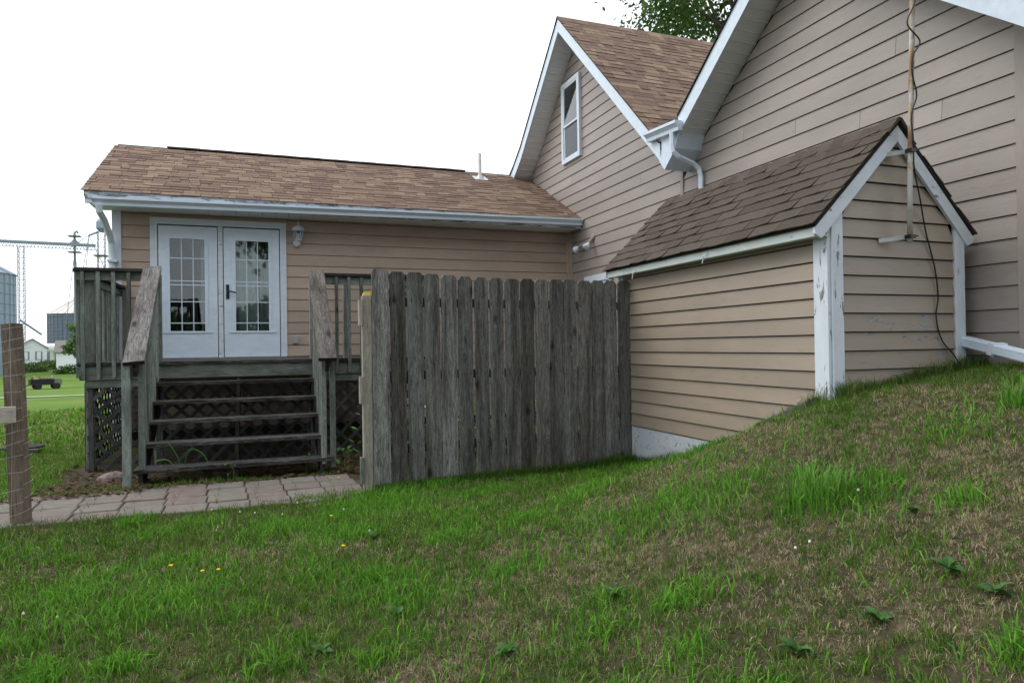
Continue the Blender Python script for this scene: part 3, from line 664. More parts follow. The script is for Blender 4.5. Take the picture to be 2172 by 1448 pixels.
# corner boards
board('corner_board', (SX0-.016, SY0+.05, .95), (SX0-.016, SY0+.05, 2.33), .135, .03, 'white_peel', shed, (-1, 0, 0))
board('corner_board', (SX0+.052, SY0-.016, .98), (SX0+.052, SY0-.016, 2.46), .105, .03, 'white_peel', shed, (0, -1, 0))
board('corner_board', (SX1-.046, SY0-.016, 1.1), (SX1-.046, SY0-.016, 2.40), .10, .03, 'white_worn', shed, (0, -1, 0))
board('corner_board', (SX1+.012, SY0+.03, 1.1), (SX1+.012, SY0+.03, 2.36), .10, .022, 'white_worn', shed, (1, 0, 0))
board('corner_board', (SX0-.016, SY1-.05, .3), (SX0-.016, SY1-.05, 2.3), .10, .03, 'white', shed, (-1, 0, 0))
MB().box(SX0+.03, SX1-.02, SY0+.05, SY1-.02, -.2, .62).build('foundation', 'foundation', shed)
MB().box(SX0-.012, SX0+.028, SY0+.3, SY1-.02, -.1, .600).build('foundation_face', 'foundation', shed)
# roof
sr = MB().prism([(SE0, SY0-.05, SEZ), (SRX, SY0-.05, SRZ), (SE1, SY0-.05, SEZ+.005), (SE1, SY0-.05, SEZ-.02), (SRX, SY0-.05, SRZ-.03), (SE0, SY0-.05, SEZ-.025)], (0, SY1-SY0+.09, 0)).build('shed_roof', 'tar', shed)
board('eave_fascia', (SE0+.03, SY0-.03, SEZ-.05), (SE0+.03, SY1+.03, SEZ-.05), .085, .025, 'greenish_white', sr, (-1, 0, 0))
board('eave_fascia', (SE1-.03, SY0-.03, SEZ-.05), (SE1-.03, SY1+.03, SEZ-.05), .085, .025, 'greenish_white', sr, (1, 0, 0))
MB().box(SE0+.045, SX0-.002, SY0-.02, SY1+.02, SEZ-.085, SEZ-.072).build('soffit_panel', 'greenish_white', sr)
for yy, nm in ((SY0-.045, 'front'), (SY1+.035, 'back')):
    for xa, xb in ((SE0+.005, SRX), (SE1-.005, SRX)):
        MB().prism([(xa, yy, SEZ-.03), (xb, yy, SRZ-.035), (xb, yy, SRZ-.155), (xa+(.06 if xa < xb else -.06), yy, SEZ-.105), (xa, yy, SEZ-.075)], (0, .025, 0)).build('rake_board', 'white_worn', sr)
# roof shingles of the shed, three-tab, curled
sv = Vector((SRX-SE0, 0, SRZ-SEZ)); sl_ = sv.length
r_ = random.Random(4); n_ = 0
u_, v_ = Vector((0, -1, 0)), sv.normalized(); nn = u_.cross(v_).normalized()
for c_ in range(9):
    s = -(.15 if c_ % 2 else 0)-r_.random()*.03
    Ln = SY1-SY0+.12
    while s < Ln:
        a, e = max(s, -.0), min(s+.305, Ln)
        if e-a > .05:
            p = Vector((SE0-.02, SY1+.06, SEZ-.015))+u_*a+v_*(c_*.130)+nn*.004
            wd = e-a; lift = r_.uniform(.0, .012); li2 = r_.uniform(.0, .016); ln = .155; th = .010
            nseg = 4; vs = []
            for i in range(nseg+1):
                x = .003+(wd-.006)*i/nseg; cu = lift*(1-i/nseg)**2+li2*(i/nseg)**2; jag = r_.uniform(-.005, .005)
                vs += [(x, jag, cu), (x, jag, cu+th), (x, ln, .004), (x, ln, -.002)]
            fs = []
            for i in range(nseg):
                b0 = 4*i; b1 = b0+4
                fs += [(b0, b1, b1+1, b0+1), (b0+1, b1+1, b1+2, b0+2), (b0+2, b1+2, b1+3, b0+3), (b0+3, b1+3, b1, b0)]
            fs += [(0, 1, 2, 3), (4*nseg+3, 4*nseg+2, 4*nseg+1, 4*nseg)]
            mobj('shingle', vs, fs, 'shingle_shed', sr, Matrix(((u_.x, v_.x, nn.x, p.x), (u_.y, v_.y, nn.y, p.y), (u_.z, v_.z, nn.z, p.z), (0, 0, 0, 1))))
        s += .305
sv2 = Vector((SRX-SE1, 0, SRZ-SEZ)); cc = MB(); v2 = sv2.normalized(); u2 = Vector((0, 1, 0)); n2 = u2.cross(v2).normalized()
tb2 = shingles((SE1+.02, SY0-.06, SEZ-.015), u2, v2, SY1-SY0+.12, sl_, .130, [.305], 9, (.008, .014))
for mw, tb in tb2: cc.add([mw @ Vector(v) for v in tb[0]], tb[1])
tag(cc.build('back_shingles', 'shingle_shed', sr), kind='stuff')
for i in range(21):
    a = SY0-.07+i*.145; j_ = r_.uniform(0, .008)
    MB().prism([(SRX-.115, a, SRZ-.10+j_), (SRX-.02, a, SRZ+.012+j_), (SRX+.02, a, SRZ+.012+j_), (SRX+.115, a, SRZ-.10+j_), (SRX+.11, a, SRZ-.112+j_), (SRX, a, SRZ-.004+j_), (SRX-.11, a, SRZ-.112+j_)], (0, .165, .006)).build('ridge_cap', 'shingle_shed', sr)
# loose flaps of paint and a hanging strip on the eave
for (y_, z_) in ((6.2, 2.28), (5.0, 2.30)):
    MB().prism([(SE0+.005, y_, z_), (SE0-.02, y_+.02, z_-.04), (SE0-.01, y_+.05, z_-.10), (SE0-.005, y_+.04, z_-.10), (SE0-.012, y_+.01, z_-.04)], (.003, .004, .002)).build('paint_flap', 'white', sr)
MB().tube([(SX0-.03, 6.76, 2.15), (SX0-.10, 6.80, 2.12), (SX0-.14, 6.86, 2.18), (SX0-.12, 6.9, 2.24), (SX0-.05, 6.95, 2.22)], .004, 5).build('loose_wire', 'black', shed)

# ---------------------------------------------------------------- antenna mast on the shed
AX = SY0-.125
an = empty('antenna_mast', (4.51, AX, 2.2), 'rusty galvanised antenna pole clamped to the shed gable with a black cable', 'pole')
MB().tube([(4.507, AX, 2.215), (4.515, AX, 2.6), (4.545, AX, 3.3), (4.59, AX, 4.4), (4.66, AX, 6.5)], .0185, 12).build('pole', 'rust_pole', an, smooth=True)
for z_, px_ in ((2.88, 4.527), (2.245, 4.508)):
    br = MB().bar((px_-.185, SY0-.018, z_-.008), (px_, AX+.012, z_+.015), .004, .032, Vector((0, 0, 1))).build('bracket', 'galv', an)
    MB().tube([(px_-.045, AX-.024, z_+.015), (px_+.055, AX-.024, z_+.018)], .005, 6).build('clamp_bolt', 'black', br)
    MB().box(px_-.026, px_+.026, AX-.03, AX+.03, z_, z_+.028).build('clamp', 'black', br)
cb = [(4.69, AX+.02, 6.5), (4.61, AX-.025, 5.0), (4.57, AX+.02, 4.35), (4.61, AX-.03, 4.12), (4.55, AX-.025, 3.95), (4.50, AX-.015, 3.82), (4.60, AX-.035, 3.70), (4.535, AX-.025, 3.58), (4.53, AX-.025, 3.45), (4.57, AX-.025, 3.30), (4.52, AX-.02, 3.15), (4.53, AX-.025, 2.95), (4.60, AX+.03, 2.78), (4.70, SY0-.06, 2.56), (4.79, SY0-.03, 2.33), (4.88, SY0-.03, 2.05), (4.91, SY0-.03, 1.83), (4.885, SY0-.03, 1.68), (4.94, SY0-.03, 1.50), (5.06, SY0-.045, 1.37), (5.14, SY0-.045, 1.24)]
def smooth_path(p, n=6):
    p = [Vector(x) for x in p]; o_ = []
    for i in range(len(p)-1):
        p0, p1, p2, p3 = p[max(i-1, 0)], p[i], p[i+1], p[min(i+2, len(p)-1)]
        for j in range(n):
            t = j/n; o_.append(.5*((2*p1)+(p2-p0)*t+(2*p0-5*p1+4*p2-p3)*t*t+(3*p1-p0-3*p2+p3)*t**3))
    return o_+[p[-1]]
MB().tube(smooth_path(cb), .0055, 6).build('cable', 'black', an, smooth=True)

# ---------------------------------------------------------------- downspout extension and slab
de = empty('downspout_extension', (5.1, 3.5, 1.36), 'white ribbed downspout extension lying on the grass by the house corner', 'downspout')
A_, B_ = Vector((5.235, 3.86, 1.50)), Vector((5.02, 3.02, 1.33)); fm = frame(A_, B_, (0, 0, 1)); ln = (B_-A_).length
sec = [(-.05, -.035), (.05, -.035), (.05, .035), (-.05, .035)]
pr_ = []
for i in range(6): pr_ += [(-.05-(.004 if i % 2 else 0), -.035+.07*i/6)]
pts = [(-.05, .035), (.05, .035), (.05, -.035), (-.05, -.035)]+pr_[1:]
vs = [(0, y, z) for y, z in pts]+[(ln, y, z) for y, z in pts]; n = len(pts)
mobj('spout', vs, [(i, (i+1) % n, n+(i+1) % n, n+i) for i in range(n)], 'white_clean', de, fm)
for sgn in (-1,):
    for i in range(4): MB().box(0.0, ln, -.0555, -.0505, -.026+i*.016, -.019+i*.016).build('rib', 'white_clean', de, fm)
MB().box(ln*.42, ln*.47, -.062, .062, -.045, .045).build('strap', 'white', de, fm); MB().box(ln*.40, ln*.44, -.01, .03, .045, .13).build('strap_tab', 'white', de, fm @ Matrix.Rotation(.3, 4, 'Y'))
def rock(name, c, s, seed, mat, parent=None, squash=(1, 1, .6), rot=None):
    r = np.random.default_rng(seed); n1, n2 = 12, 8; vs = []; fs = []
    off = r.uniform(.82, 1.12, (n2+1, n1))
    for i in range(n2+1):
        th = math.pi*i/n2
        for j in range(n1):
            ph = 2*math.pi*j/n1; rr = off[i, j] if 0 < i < n2 else 1
            vs.append((s*squash[0]*rr*math.sin(th)*math.cos(ph), s*squash[1]*rr*math.sin(th)*math.sin(ph), s*squash[2]*rr*math.cos(th)))
    fs = [(i*n1+j, (i+1)*n1+j, (i+1)*n1+(j+1) % n1, i*n1+(j+1) % n1) for i in range(n2) for j in range(n1)]
    return mobj(name, vs, fs, mat, parent, Matrix.Translation(c) @ (rot or Matrix.Identity(4)))
sb = MB()
pts = [(0, -.10), (.10, -.13), (.30, -.12), (.52, -.09), (.55, .06), (.30, .10), (.05, .08)]
sb.prism([(x, y, 0) for x, y in pts], (0, 0, -.07))
so_ = sb.build('concrete_slab', 'slab', None, frame((3.775, 4.40, .885), (3.79, 3.90, 1.085), (-.3, 0, 1)))
tag(so_, 'broken grey concrete slab in the grass at the foot of the shed', 'slab')
rk = rock('stone', (-1.38, 7.95, h1(-1.38, 7.95)+.03), .12, 3, 'stone', None, (1.3, .9, .6)); tag(rk, 'reddish fieldstone lying under the left lattice of the deck', 'stone')

# ---------------------------------------------------------------- deck with stairs
DZ, DY, DL, DR = 1.375, 8.70, -1.86, 2.05
deck = empty('deck', (0, 9.8, .17), 'weathered grey wooden deck with railings, lattice skirt and five open stair treads', 'deck')
yb = DY-.02
while yb < WY-.06:
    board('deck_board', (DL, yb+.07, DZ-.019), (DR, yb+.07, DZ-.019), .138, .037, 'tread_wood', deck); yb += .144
board('rim_joist', (DL+.02, DY+.03, 1.265), (DR-.02, DY+.03, 1.265), .17, .038, 'deck_wood', deck, (0, -1, 0))
board('rim_joist', (DL+.04, DY+.05, 1.265), (DL+.04, WY-.05, 1.265), .17, .038, 'deck_wood', deck, (-1, 0, 0))
board('skirt_board', (DL+.07, DY+.045, 1.135), (-1.16, DY+.045, 1.135), .085, .03, 'deck_wood', deck, (0, -1, 0))
board('skirt_board', (.70, DY+.045, 1.135), (DR-.04, DY+.045, 1.135), .085, .03, 'deck_wood', deck, (0, -1, 0))
def post(x, y, z0_, z1_, mat='deck_wood', s=.09): return board('post', (x, y, z0_), (x, y, z1_), s, s, mat, deck, (0, -1, 0), .005)
for x, y in ((DL+.11, DY+.12), (-1.075, DY+.11), (.655, DY+.11), (DR-.11, DY+.12), (DL+.11, WY-.2), (DR-.11, WY-.2)): post(x, y, h1(x, y)-.1, 2.375)
post(1.10, DY+.42, DZ, 2.33)
# rails
RZT = 2.425
def hrail(a, b, nb, skip=()):
    a, b = Vector(a), Vector(b); d = (b-a).normalized(); nrm = Vector((d.y, -d.x, 0))
    board('rail_cap', a+Vector((0, 0, RZT-.019)), b+Vector((0, 0, RZT-.019)), .14, .038, 'dark_cap', deck)
    board('rail', a+Vector((0, 0, 2.335)), b+Vector((0, 0, 2.335)), .09, .038, 'deck_wood', deck, nrm)
    n = nb; ln_ = (b-a).length
    for i in range(n):
        t = (i+.5)/n; p = a+d*(ln_*t)-nrm*0
        q0 = p+nrm*.040
        board('baluster', (q0.x, q0.y, 1.20+random.uniform(-.01, .01)), (q0.x, q0.y, 2.383), .040, .038, 'deck_wood', deck, nrm)
M['dark_cap'] = m_wood('dark_cap', (.014, .013, .013), (.038, .036, .035), (.085, .08, .076), False, stain=.7)
hrail((DL-.01, DY+.02, 0), (-1.12, DY+.02, 0), 5); hrail((.70, DY+.02, 0), (DR+.01, DY+.02, 0), 9)
hrail((DL+.02, WY-.08, 0), (DL+.02, DY+.10, 0), 17)
hrail((DR-.02, DY+.10, 0), (DR-.02, WY-.08, 0), 17)
# stairs
TZ = [1.145, .957, .770, .572, .365]; TY = [8.43, 8.16, 7.89, 7.62, 7.34]
TX0, TX1 = -1.10, .66
for i, (tz, ty) in enumerate(zip(TZ, TY)):
    xa, xb = (TX0, TX1) if i < 4 else (-1.12, .74)
    tl = random.uniform(-.008, .004)
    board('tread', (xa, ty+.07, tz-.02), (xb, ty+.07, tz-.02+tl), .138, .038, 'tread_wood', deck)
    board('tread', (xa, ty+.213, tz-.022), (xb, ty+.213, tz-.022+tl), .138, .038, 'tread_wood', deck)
for x in (-1.06, -.21, .62):
    MB().prism([(x-.019, DY+.005, 1.17), (x-.019, DY+.005, .80), (x-.019, 7.46, .12), (x-.019, 7.36, .12), (x-.019, 7.36, .318), (x-.019, 7.62, .318), (x-.019, 7.62, .525), (x-.019, 7.89, .525), (x-.019, 7.89, .725), (x-.019, 8.16, .725), (x-.019, 8.16, .91), (x-.019, 8.43, .91), (x-.019, 8.43, 1.10)], (.038, 0, 0)).build('stringer', 'dark_cap', deck)
for sx, cx in ((-1, -1.105), (1, .685)):
    a, b = Vector((cx, DY-.01, 2.44)), Vector((cx+(.02 if sx < 0 else -.01), 7.22, 1.385))
    up = (b-a).cross(Vector((1, 0, 0))); up = up if up.z > 0 else -up
    if sx < 0: up = up+Vector((-.10, 0, 0))*up.length
    cp = board('handrail', a, b, .185, .040, 'cap_wood', deck, up)
    d = (b-a).normalized()
    MB().box(.001, .004, -.0915, .0915, -.0195, .0195).build('end_grain', 'dark_end', cp, frame(b, b+d, up))
    off = Vector((0, .03, -.095))
    board('lower_rail', a+off, b+off+Vector((0, .03, 0)), .088, .038, 'dark_cap', deck, (1, 0, 0))
    for i, ty in enumerate(TY):
        for dy in (.07, .215):
            y_ = ty+dy
            if y_ < 7.5: continue
            zt = 2.44+(y_-(DY-.01))*(1.385-2.44)/(7.22-DY+.01)-.03
            board('baluster', (cx-sx*.038, y_, TZ[i]-.16), (cx-sx*.038, y_, zt), .04, .04, 'deck_wood', deck, (0, -1, 0))
    if sx < 0:
        board('stair_post', (cx-.055, 7.30, .10), (cx-.055, 7.30, 1.40), .072, .07, 'deck_wood', deck, (0, -1, 0)); board('stair_post', (cx+.062, 7.37, .365), (cx+.062, 7.37, 1.45), .055, .05, 'deck_wood', deck, (0, -1, 0))
    else:
        board('stair_post', (cx-.04, 7.37, .30), (cx-.04, 7.37, 1.42), .05, .05, 'deck_wood', deck, (0, -1, 0)); board('stair_post', (cx+.052, 7.40, .26), (cx+.052, 7.40, 1.42), .055, .05, 'deck_wood', deck, (0, -1, 0))
# lattice
def lattice(a, b, z0_, z1_, nrm, gap=.130, wd=.042, th=.007):
    a, b = Vector(a), Vector(b); d = (b-a).normalized(); Ln = (b-a).length; hh = z1_-z0_; nrm = Vector(nrm)
    pn = MB().bar(a+Vector((0, 0, z1_+.012)), b+Vector((0, 0, z1_+.012)), .03, .02, nrm).build('lattice_panel', 'lattice_wood', deck)
    for t in (.004, Ln-.054): board('frame_bar', a+d*(t+.025)+Vector((0, 0, z0_)), a+d*(t+.025)+Vector((0, 0, z1_-.004)), .05, .022, 'lattice_wood', pn, nrm, .002)
    for s_, of in ((1, .004), (-1, -.004)):
        c_ = -hh if s_ > 0 else 0
        c_ = -hh
        while c_ < Ln+hh:
            # line x = c + s*(z-z0)
            pts_ = []
            x0_, x1_ = (c_, c_+hh) if s_ > 0 else (c_+hh, c_)
            t0, t1 = 0, 1
            dx = x1_-x0_
            for lim, sg in ((0, 1), (Ln, -1)):
                ta_ = (lim-x0_)/dx
                if (dx > 0) == (sg > 0): t0 = max(t0, ta_)
                else: t1 = min(t1, ta_)
            if t1-t0 > .06:
                P_ = lambda t: a+d*(x0_+dx*t)+Vector((0, 0, z0_+hh*t))+nrm*of
                board('slat', P_(t0), P_(t1), wd, th, 'lattice_wood', pn, nrm, .001)
            c_ += gap*1.414
    return pn
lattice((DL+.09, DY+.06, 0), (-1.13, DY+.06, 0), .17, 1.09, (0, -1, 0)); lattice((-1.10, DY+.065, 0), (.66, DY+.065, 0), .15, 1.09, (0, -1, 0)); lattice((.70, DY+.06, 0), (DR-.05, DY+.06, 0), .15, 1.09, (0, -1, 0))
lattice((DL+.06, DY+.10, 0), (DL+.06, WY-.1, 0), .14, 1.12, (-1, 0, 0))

# ---------------------------------------------------------------- picket fence
FA, FB = Vector((.98, 6.345, 0)), Vector((3.845, 6.605, 0)); fd = (FB-FA).normalized(); fn = Vector((fd.y, -fd.x, 0))
fence = empty('privacy_fence', (2.4, 6.48, .2), 'weathered grey dog-eared privacy fence between the deck stairs and the shed', 'fence')
NP = 17; pitch = (FB-FA).length/NP
tops = [2.225, 2.205, 2.205, 2.195, 2.188, 2.18, 2.178, 2.175, 2.172, 2.178, 2.174, 2.18, 2.182, 2.178, 2.185, 2.19, 2.195]
for i in range(NP):
    wd = pitch-.004-[.006, .022, .012, .016, .008, .016, .02, .018, .007, .013, .012, .010, .012, .006, .012, .008, .010][i]
    c_ = FA+fd*(pitch*(i+.5)+random.uniform(-.004, .004)); zb_ = h1(c_.x, c_.y)-.02+(.03 if i % 3 else 0); zt = tops[i]; de_ = .028+random.uniform(-.006, .006); lean = random.uniform(-.006, .006); th = .019
    h = wd/2; nv = 10; bow = random.uniform(-.006, .006); prof = []
    Lp = zt-zb_
    left = [(Lp*t/nv if t < nv else Lp-de_*1.15, -h+bow*math.sin(math.pi*t/nv)*.7+random.uniform(-.0012, .0012)) for t in range(nv+1)]
    right = [(Lp*t/nv if t < nv else Lp-de_*1.15, h+bow*math.sin(math.pi*t/nv)*.7+random.uniform(-.0012, .0012)) for t in range(nv+1)]
    vs = []; fs = []
    rows = list(zip(left, right))
    for (lx, ly), (rx, ry) in rows:
        vs += [(lx, ly, th/2), (lx, (ly+ry)/2, th/2+bow*.5), (rx, ry, th/2), (rx, ry, -th/2), (lx, ly, -th/2)]
    for r0 in range(len(rows)-1):
        b0 = 5*r0; b1 = b0+5
        for j in range(5): fs.append((b0+j, b0+(j+1) % 5, b1+(j+1) % 5, b1+j))
    b1 = 5*(len(rows)-1); k0 = len(vs)
    vs += [(Lp, -h+de_, th/2), (Lp, 0, th/2), (Lp, h-de_, th/2), (Lp, h-de_, -th/2), (Lp, -h+de_, -th/2)]
    for j in range(5): fs.append((b1+j, b1+(j+1) % 5, k0+(j+1) % 5, k0+j))
    fs += [tuple(range(k0, k0+5)), (4, 3, 2, 1, 0)]
    a = Vector((c_.x, c_.y, zb_)); b = Vector((c_.x+fd.x*lean, c_.y+fd.y*lean, zt))
    mobj('picket', vs, fs, 'fence_wood', fence, frame(a+fn*.02, b+fn*.02, fn))
for z_ in (1.925, 1.235, .55):
    a, b = FA+fd*-.02-fn*.012, FB-fd*.02-fn*.012
    board('fence_rail', (a.x, a.y, z_), (b.x, b.y, z_-.01), .085, .038, 'dark_cap', fence, fn)
nh = MB()
for i in range(NP):
    for z_ in (1.925, 1.235, .55):
        for o_ in (-.045, .045):
            c_ = FA+fd*(pitch*(i+.5)+o_+random.uniform(-.008, .008))+fn*.031+Vector((0, 0, z_+random.uniform(-.02, .02))); nh.lathe([(.0045, 0), (.0045, .003)], 6)
            nh.v[-12:] = [tuple(c_+fd*x+Vector((0, 0, y))+fn*z) for x, y, z in nh.v[-12:]]
tag(nh.build('nail_heads', 'dark_end', fence), kind='stuff')
gp = board('gate_post', (.945, 6.37, .1), (.945, 6.37, 1.975), .085, .085, 'gate_wood', fence, (0, -1, 0), .004)
for z0_, z1_, mt in ((1.70, 1.935, 'rail_white'), (.99, 1.235, 'rail_white'), (.26, .50, 'deck_wood')):
    board('hinge_block', (.886, 6.335, z0_), (.886, 6.335, z1_), .032, .075, mt, gp, (0, -1, 0))
MB().prism([(.915, 6.33, 1.976), (.99, 6.33, 1.976), (.99, 6.33, 2.012), (.935, 6.33, 2.012), (.915, 6.33, 1.995)], (0, .075, 0)).build('post_cap', 'yellow', gp)

# ---------------------------------------------------------------- wire fence at the left edge
wf = empty('wire_fence', (-1.78, 6.2, .2), 'brown timber post and rail with woven wire mesh at the left edge', 'fence')
board('post', (-1.70, 6.22, 0), (-1.755, 6.22, 1.72), .108, .10, 'brown_post', wf, (-.42, -.9, 0), .006)
board('rail', (-1.712, 6.135, 1.035), (-3.55, 5.35, 1.03), .12, .038, 'rail_white', wf, (.4, -.9, 0))
board('post', (-3.62, 5.42, 0), (-3.66, 5.42, 1.7), .10, .10, 'brown_post', wf, (-.42, -.9, 0), .006)
# mesh wires: sag from this post to the next one
for i in range(15):
    z_ = .30+i*.102; pts = []
    for j in range(13):
        t = j/12; x = -1.66-1.90*t; y = 6.12-.79*t
        pts.append((x, y, z_-.10*t*(1-t)*4*(.5+.5*(i % 3)/2)-.03*math.sin(t*9+i)-t*.10))
    MB().tube(pts, .0017, 4).build('wire', 'wire', wf)
    MB().tube([(-1.66, 6.12, z_), (-1.635, 6.17, z_+.012), (-1.635, 6.25, z_+.015)], .0017, 4).build('wire', 'wire', wf)
for j in range(1, 26):
    t = j/26; x = -1.66-1.90*t; y = 6.12-.79*t
    MB().tube([(x, y, .22-t*.1), (x+.01, y, .9-t*.1), (x, y, 1.72-t*.1)], .0012, 3).build('wire', 'wire', wf)

# ---------------------------------------------------------------- paver path
path = MB().box(-4.2, 1.15, 6.12, 7.25, .09, .155).build('paved_path', 'ground'); tag(path, 'path of pale grey and pink concrete pavers in front of the deck stairs', 'path', kind='structure')
pv_me = None
r_ = random.Random(21)
for row in range(4):
    yrow = 7.06-row*.292; x = -4.1+.02*row
    while x < 1.1:
        wd = .325
        shift = .15*max(0, (x-.2))*.55-.05*math.sin(x*1.2)
        cx, cy = x+wd/2, yrow+shift
        if not (x+wd > 1.12):
            l_, d_, hgt = wd-.004, .286, .06
            if pv_me is None:
                c = .008; vs = [(-l_/2, -d_/2, -hgt), (l_/2, -d_/2, -hgt), (l_/2, d_/2, -hgt), (-l_/2, d_/2, -hgt), (-l_/2, -d_/2, -c), (l_/2, -d_/2, -c), (l_/2, d_/2, -c), (-l_/2, d_/2, -c), (-l_/2+c, -d_/2+c, 0), (l_/2-c, -d_/2+c, 0), (l_/2-c, d_/2-c, 0), (-l_/2+c, d_/2-c, 0)]
                pv_me = mesh('paver', vs, [(3, 2, 1, 0)]+[(i, (i+1) % 4, 4+(i+1) % 4, 4+i) for i in range(4)]+[(4+i, 4+(i+1) % 4, 8+(i+1) % 4, 8+i) for i in range(4)]+[(8, 9, 10, 11)])
            zc = .205+r_.uniform(-.006, .008)
            link('paver', pv_me, 'paver', path, Matrix.Translation((cx, cy, zc)) @ Matrix.Rotation(r_.uniform(-.025, .025), 4, 'Z') @ Matrix.Rotation(r_.uniform(-.018, .018), 4, 'X') @ Matrix.Rotation(r_.uniform(-.015, .015), 4, 'Y'))
        x += wd+.006

# ---------------------------------------------------------------- grass
def in_build(x, y):
    w_ = (noise2(x, y, 3.1, 51)-.5)*.5+(noise2(x, y, 9, 52)-.5)*.2
    return ((x > -1.90+w_*.8) & (y > 7.35+w_*.5) & (x < 2.05) & (y < 16)) | ((x > SX0-.02) & (y > SY0-.01) & (y < SY1) & (x < 5.4)) | ((x > 5.36) & (y > 3.45)) | ((x > -1.9) & (y > 11.3))
def on_path(x, y):
    e = 5.97+.16*np.clip((x+.4)/1.2, 0, 1.4)+.08*(noise2(x, y*0, 2.3, 8)-.5)*2+.16*(noise2(x, y, 6, 12)-.5); top = 7.22+.11*np.clip(x-.2, 0, 2)
    return (y > e) & (y < top) & (x > -4.2) & (x < 1.05)
def blades(P, Ln, Wd, col, az, name, mat, label, bend=.6, parent=None, kind='stuff', cat=None):
    n = len(P); a = az+rng.normal(0, .5, n); lean = np.abs(rng.normal(0, .9, n))*bend+.18
    d = np.c_[np.cos(a), np.sin(a), np.zeros(n)]; s = np.c_[-np.sin(a), np.cos(a), np.zeros(n)]
    tw_ = rng.uniform(0, np.pi, n); s = s*np.cos(tw_)[:, None]+d*np.sin(tw_)[:, None]
    up = np.array([0, 0, 1.0]); L_ = Ln[:, None]; w_ = Wd[:, None]/2
    mid = P+up*L_*.55+d*L_*(lean[:, None]*.35); tip = P+up*L_*np.clip(1-.42*lean[:, None], .18, 1)+d*L_*lean[:, None]*.9
    V = np.stack([P-s*w_, P+s*w_, mid-s*w_*.85, mid+s*w_*.85, tip], 1).reshape(-1, 3)
    b = np.arange(n)*5
    loops = np.stack([b, b+1, b+3, b, b+3, b+2, b+2, b+3, b+4], 1).reshape(-1)
    me = bpy.data.meshes.new(name); me.vertices.add(n*5); me.vertices.foreach_set('co', V.astype(np.float32).ravel())
    me.loops.add(n*9); me.loops.foreach_set('vertex_index', loops.astype(np.int32)); me.polygons.add(n*3)
    me.polygons.foreach_set('loop_start', np.arange(0, n*9, 3, dtype=np.int32)); me.polygons.foreach_set('loop_total', np.full(n*3, 3, np.int32))
    me.update(calc_edges=True)
    at = me.attributes.new('tint', 'FLOAT_COLOR', 'POINT')
    cc_ = np.c_[np.repeat(col, 5, 0), np.ones(n*5)]; at.data.foreach_set('color', cc_.astype(np.float32).ravel())
    o_ = link(name, me, mat, parent)
    if kind: tag(o_, label, cat, kind=kind)
    return o_
def scatter(n, x0, x1, y0, y1):
    """points with density falling with distance from where one stands on the lawn"""
    x = rng.uniform(x0, x1, n); y = rng.uniform(y0, y1, n); return x, y
def dryness(x, y):
    d = .42*noise2(x, y, 1.1, 21)+.30*noise2(x, y, 2.7, 22)+.24*noise2(x, y, 7, 23)+.16*noise2(x, y, 17, 24)
    return d+.16*np.clip((x-1.2)/2.2, -1.0, 1)-.06
def lawn(n, x0, x1, y0, y1, l0, l1, wd, per=9, rad=.011):
    """blades gathered in tufts that lean outwards"""
    nt_ = n//per; x, y = scatter(nt_, x0, x1, y0, y1)
    bear = np.degrees(np.arctan2(x, y)); ok = ~in_build(x, y) & ~on_path(x, y) & (bear > -42) & (bear < 76); x, y = x[ok], y[ok]
    dr = dryness(x, y); dry = rng.random(len(x)) < np.clip((dr-.50)*3.4, .06, .66); th_ = rng.uniform(.65, 1.35, len(x))*np.clip(1.3-1.0*(dr-.25), .5, 1.35); tv = rng.uniform(.72, 1.28, len(x)); ol = rng.random(len(x)) < .22
    k_ = np.repeat(np.arange(len(x)), per); m = len(k_); a = rng.uniform(0, 2*np.pi, m); q_ = rad*np.sqrt(rng.random(m))*rng.uniform(.6, 1.6, len(x))[k_]
    bx, by = x[k_]+np.cos(a)*q_, y[k_]+np.sin(a)*q_; t = rng.random(m)[:, None]
    green = np.array([.026, .085, .008])*(1-t)+np.array([.150, .310, .036])*t; olive = np.array([.10, .13, .03])*(1-t)+np.array([.20, .23, .07])*t
    tan = np.array([.27, .21, .13])*(1-t)+np.array([.66, .55, .38])*t
    col = np.where(ol[k_][:, None], olive, green)*np.where(bx < -1.85, 1.3, 1.0)[:, None]  # brighter tint left of the deck paints in the open-sky light
    isdry = np.where(rng.random(m) < .16, ~dry[k_], dry[k_]); col = np.where(isdry[:, None], tan, col)*tv[k_][:, None]
    Ln = rng.uniform(l0, l1, m)*th_[k_]*np.where(isdry, .75, 1)
    return np.c_[bx, by, H(bx, by)-.004], Ln, np.full(m, wd)*rng.uniform(.7, 1.4, m), col, a
parts = [lawn(360000, -2.2, 5.4, 1.0, 4.0, .022, .058, .0023), lawn(260000, -3.2, 5.4, 4.0, 7.4, .024, .062, .0036, 8, .014), lawn(70000, -5, -1.85, 6.5, 12, .04, .09, .006), lawn(40000, -9, -1.95, 11, 26, .06, .13, .014), lawn(12000, 2.0, 5.36, 6.6, 11.2, .05, .14, .006)]
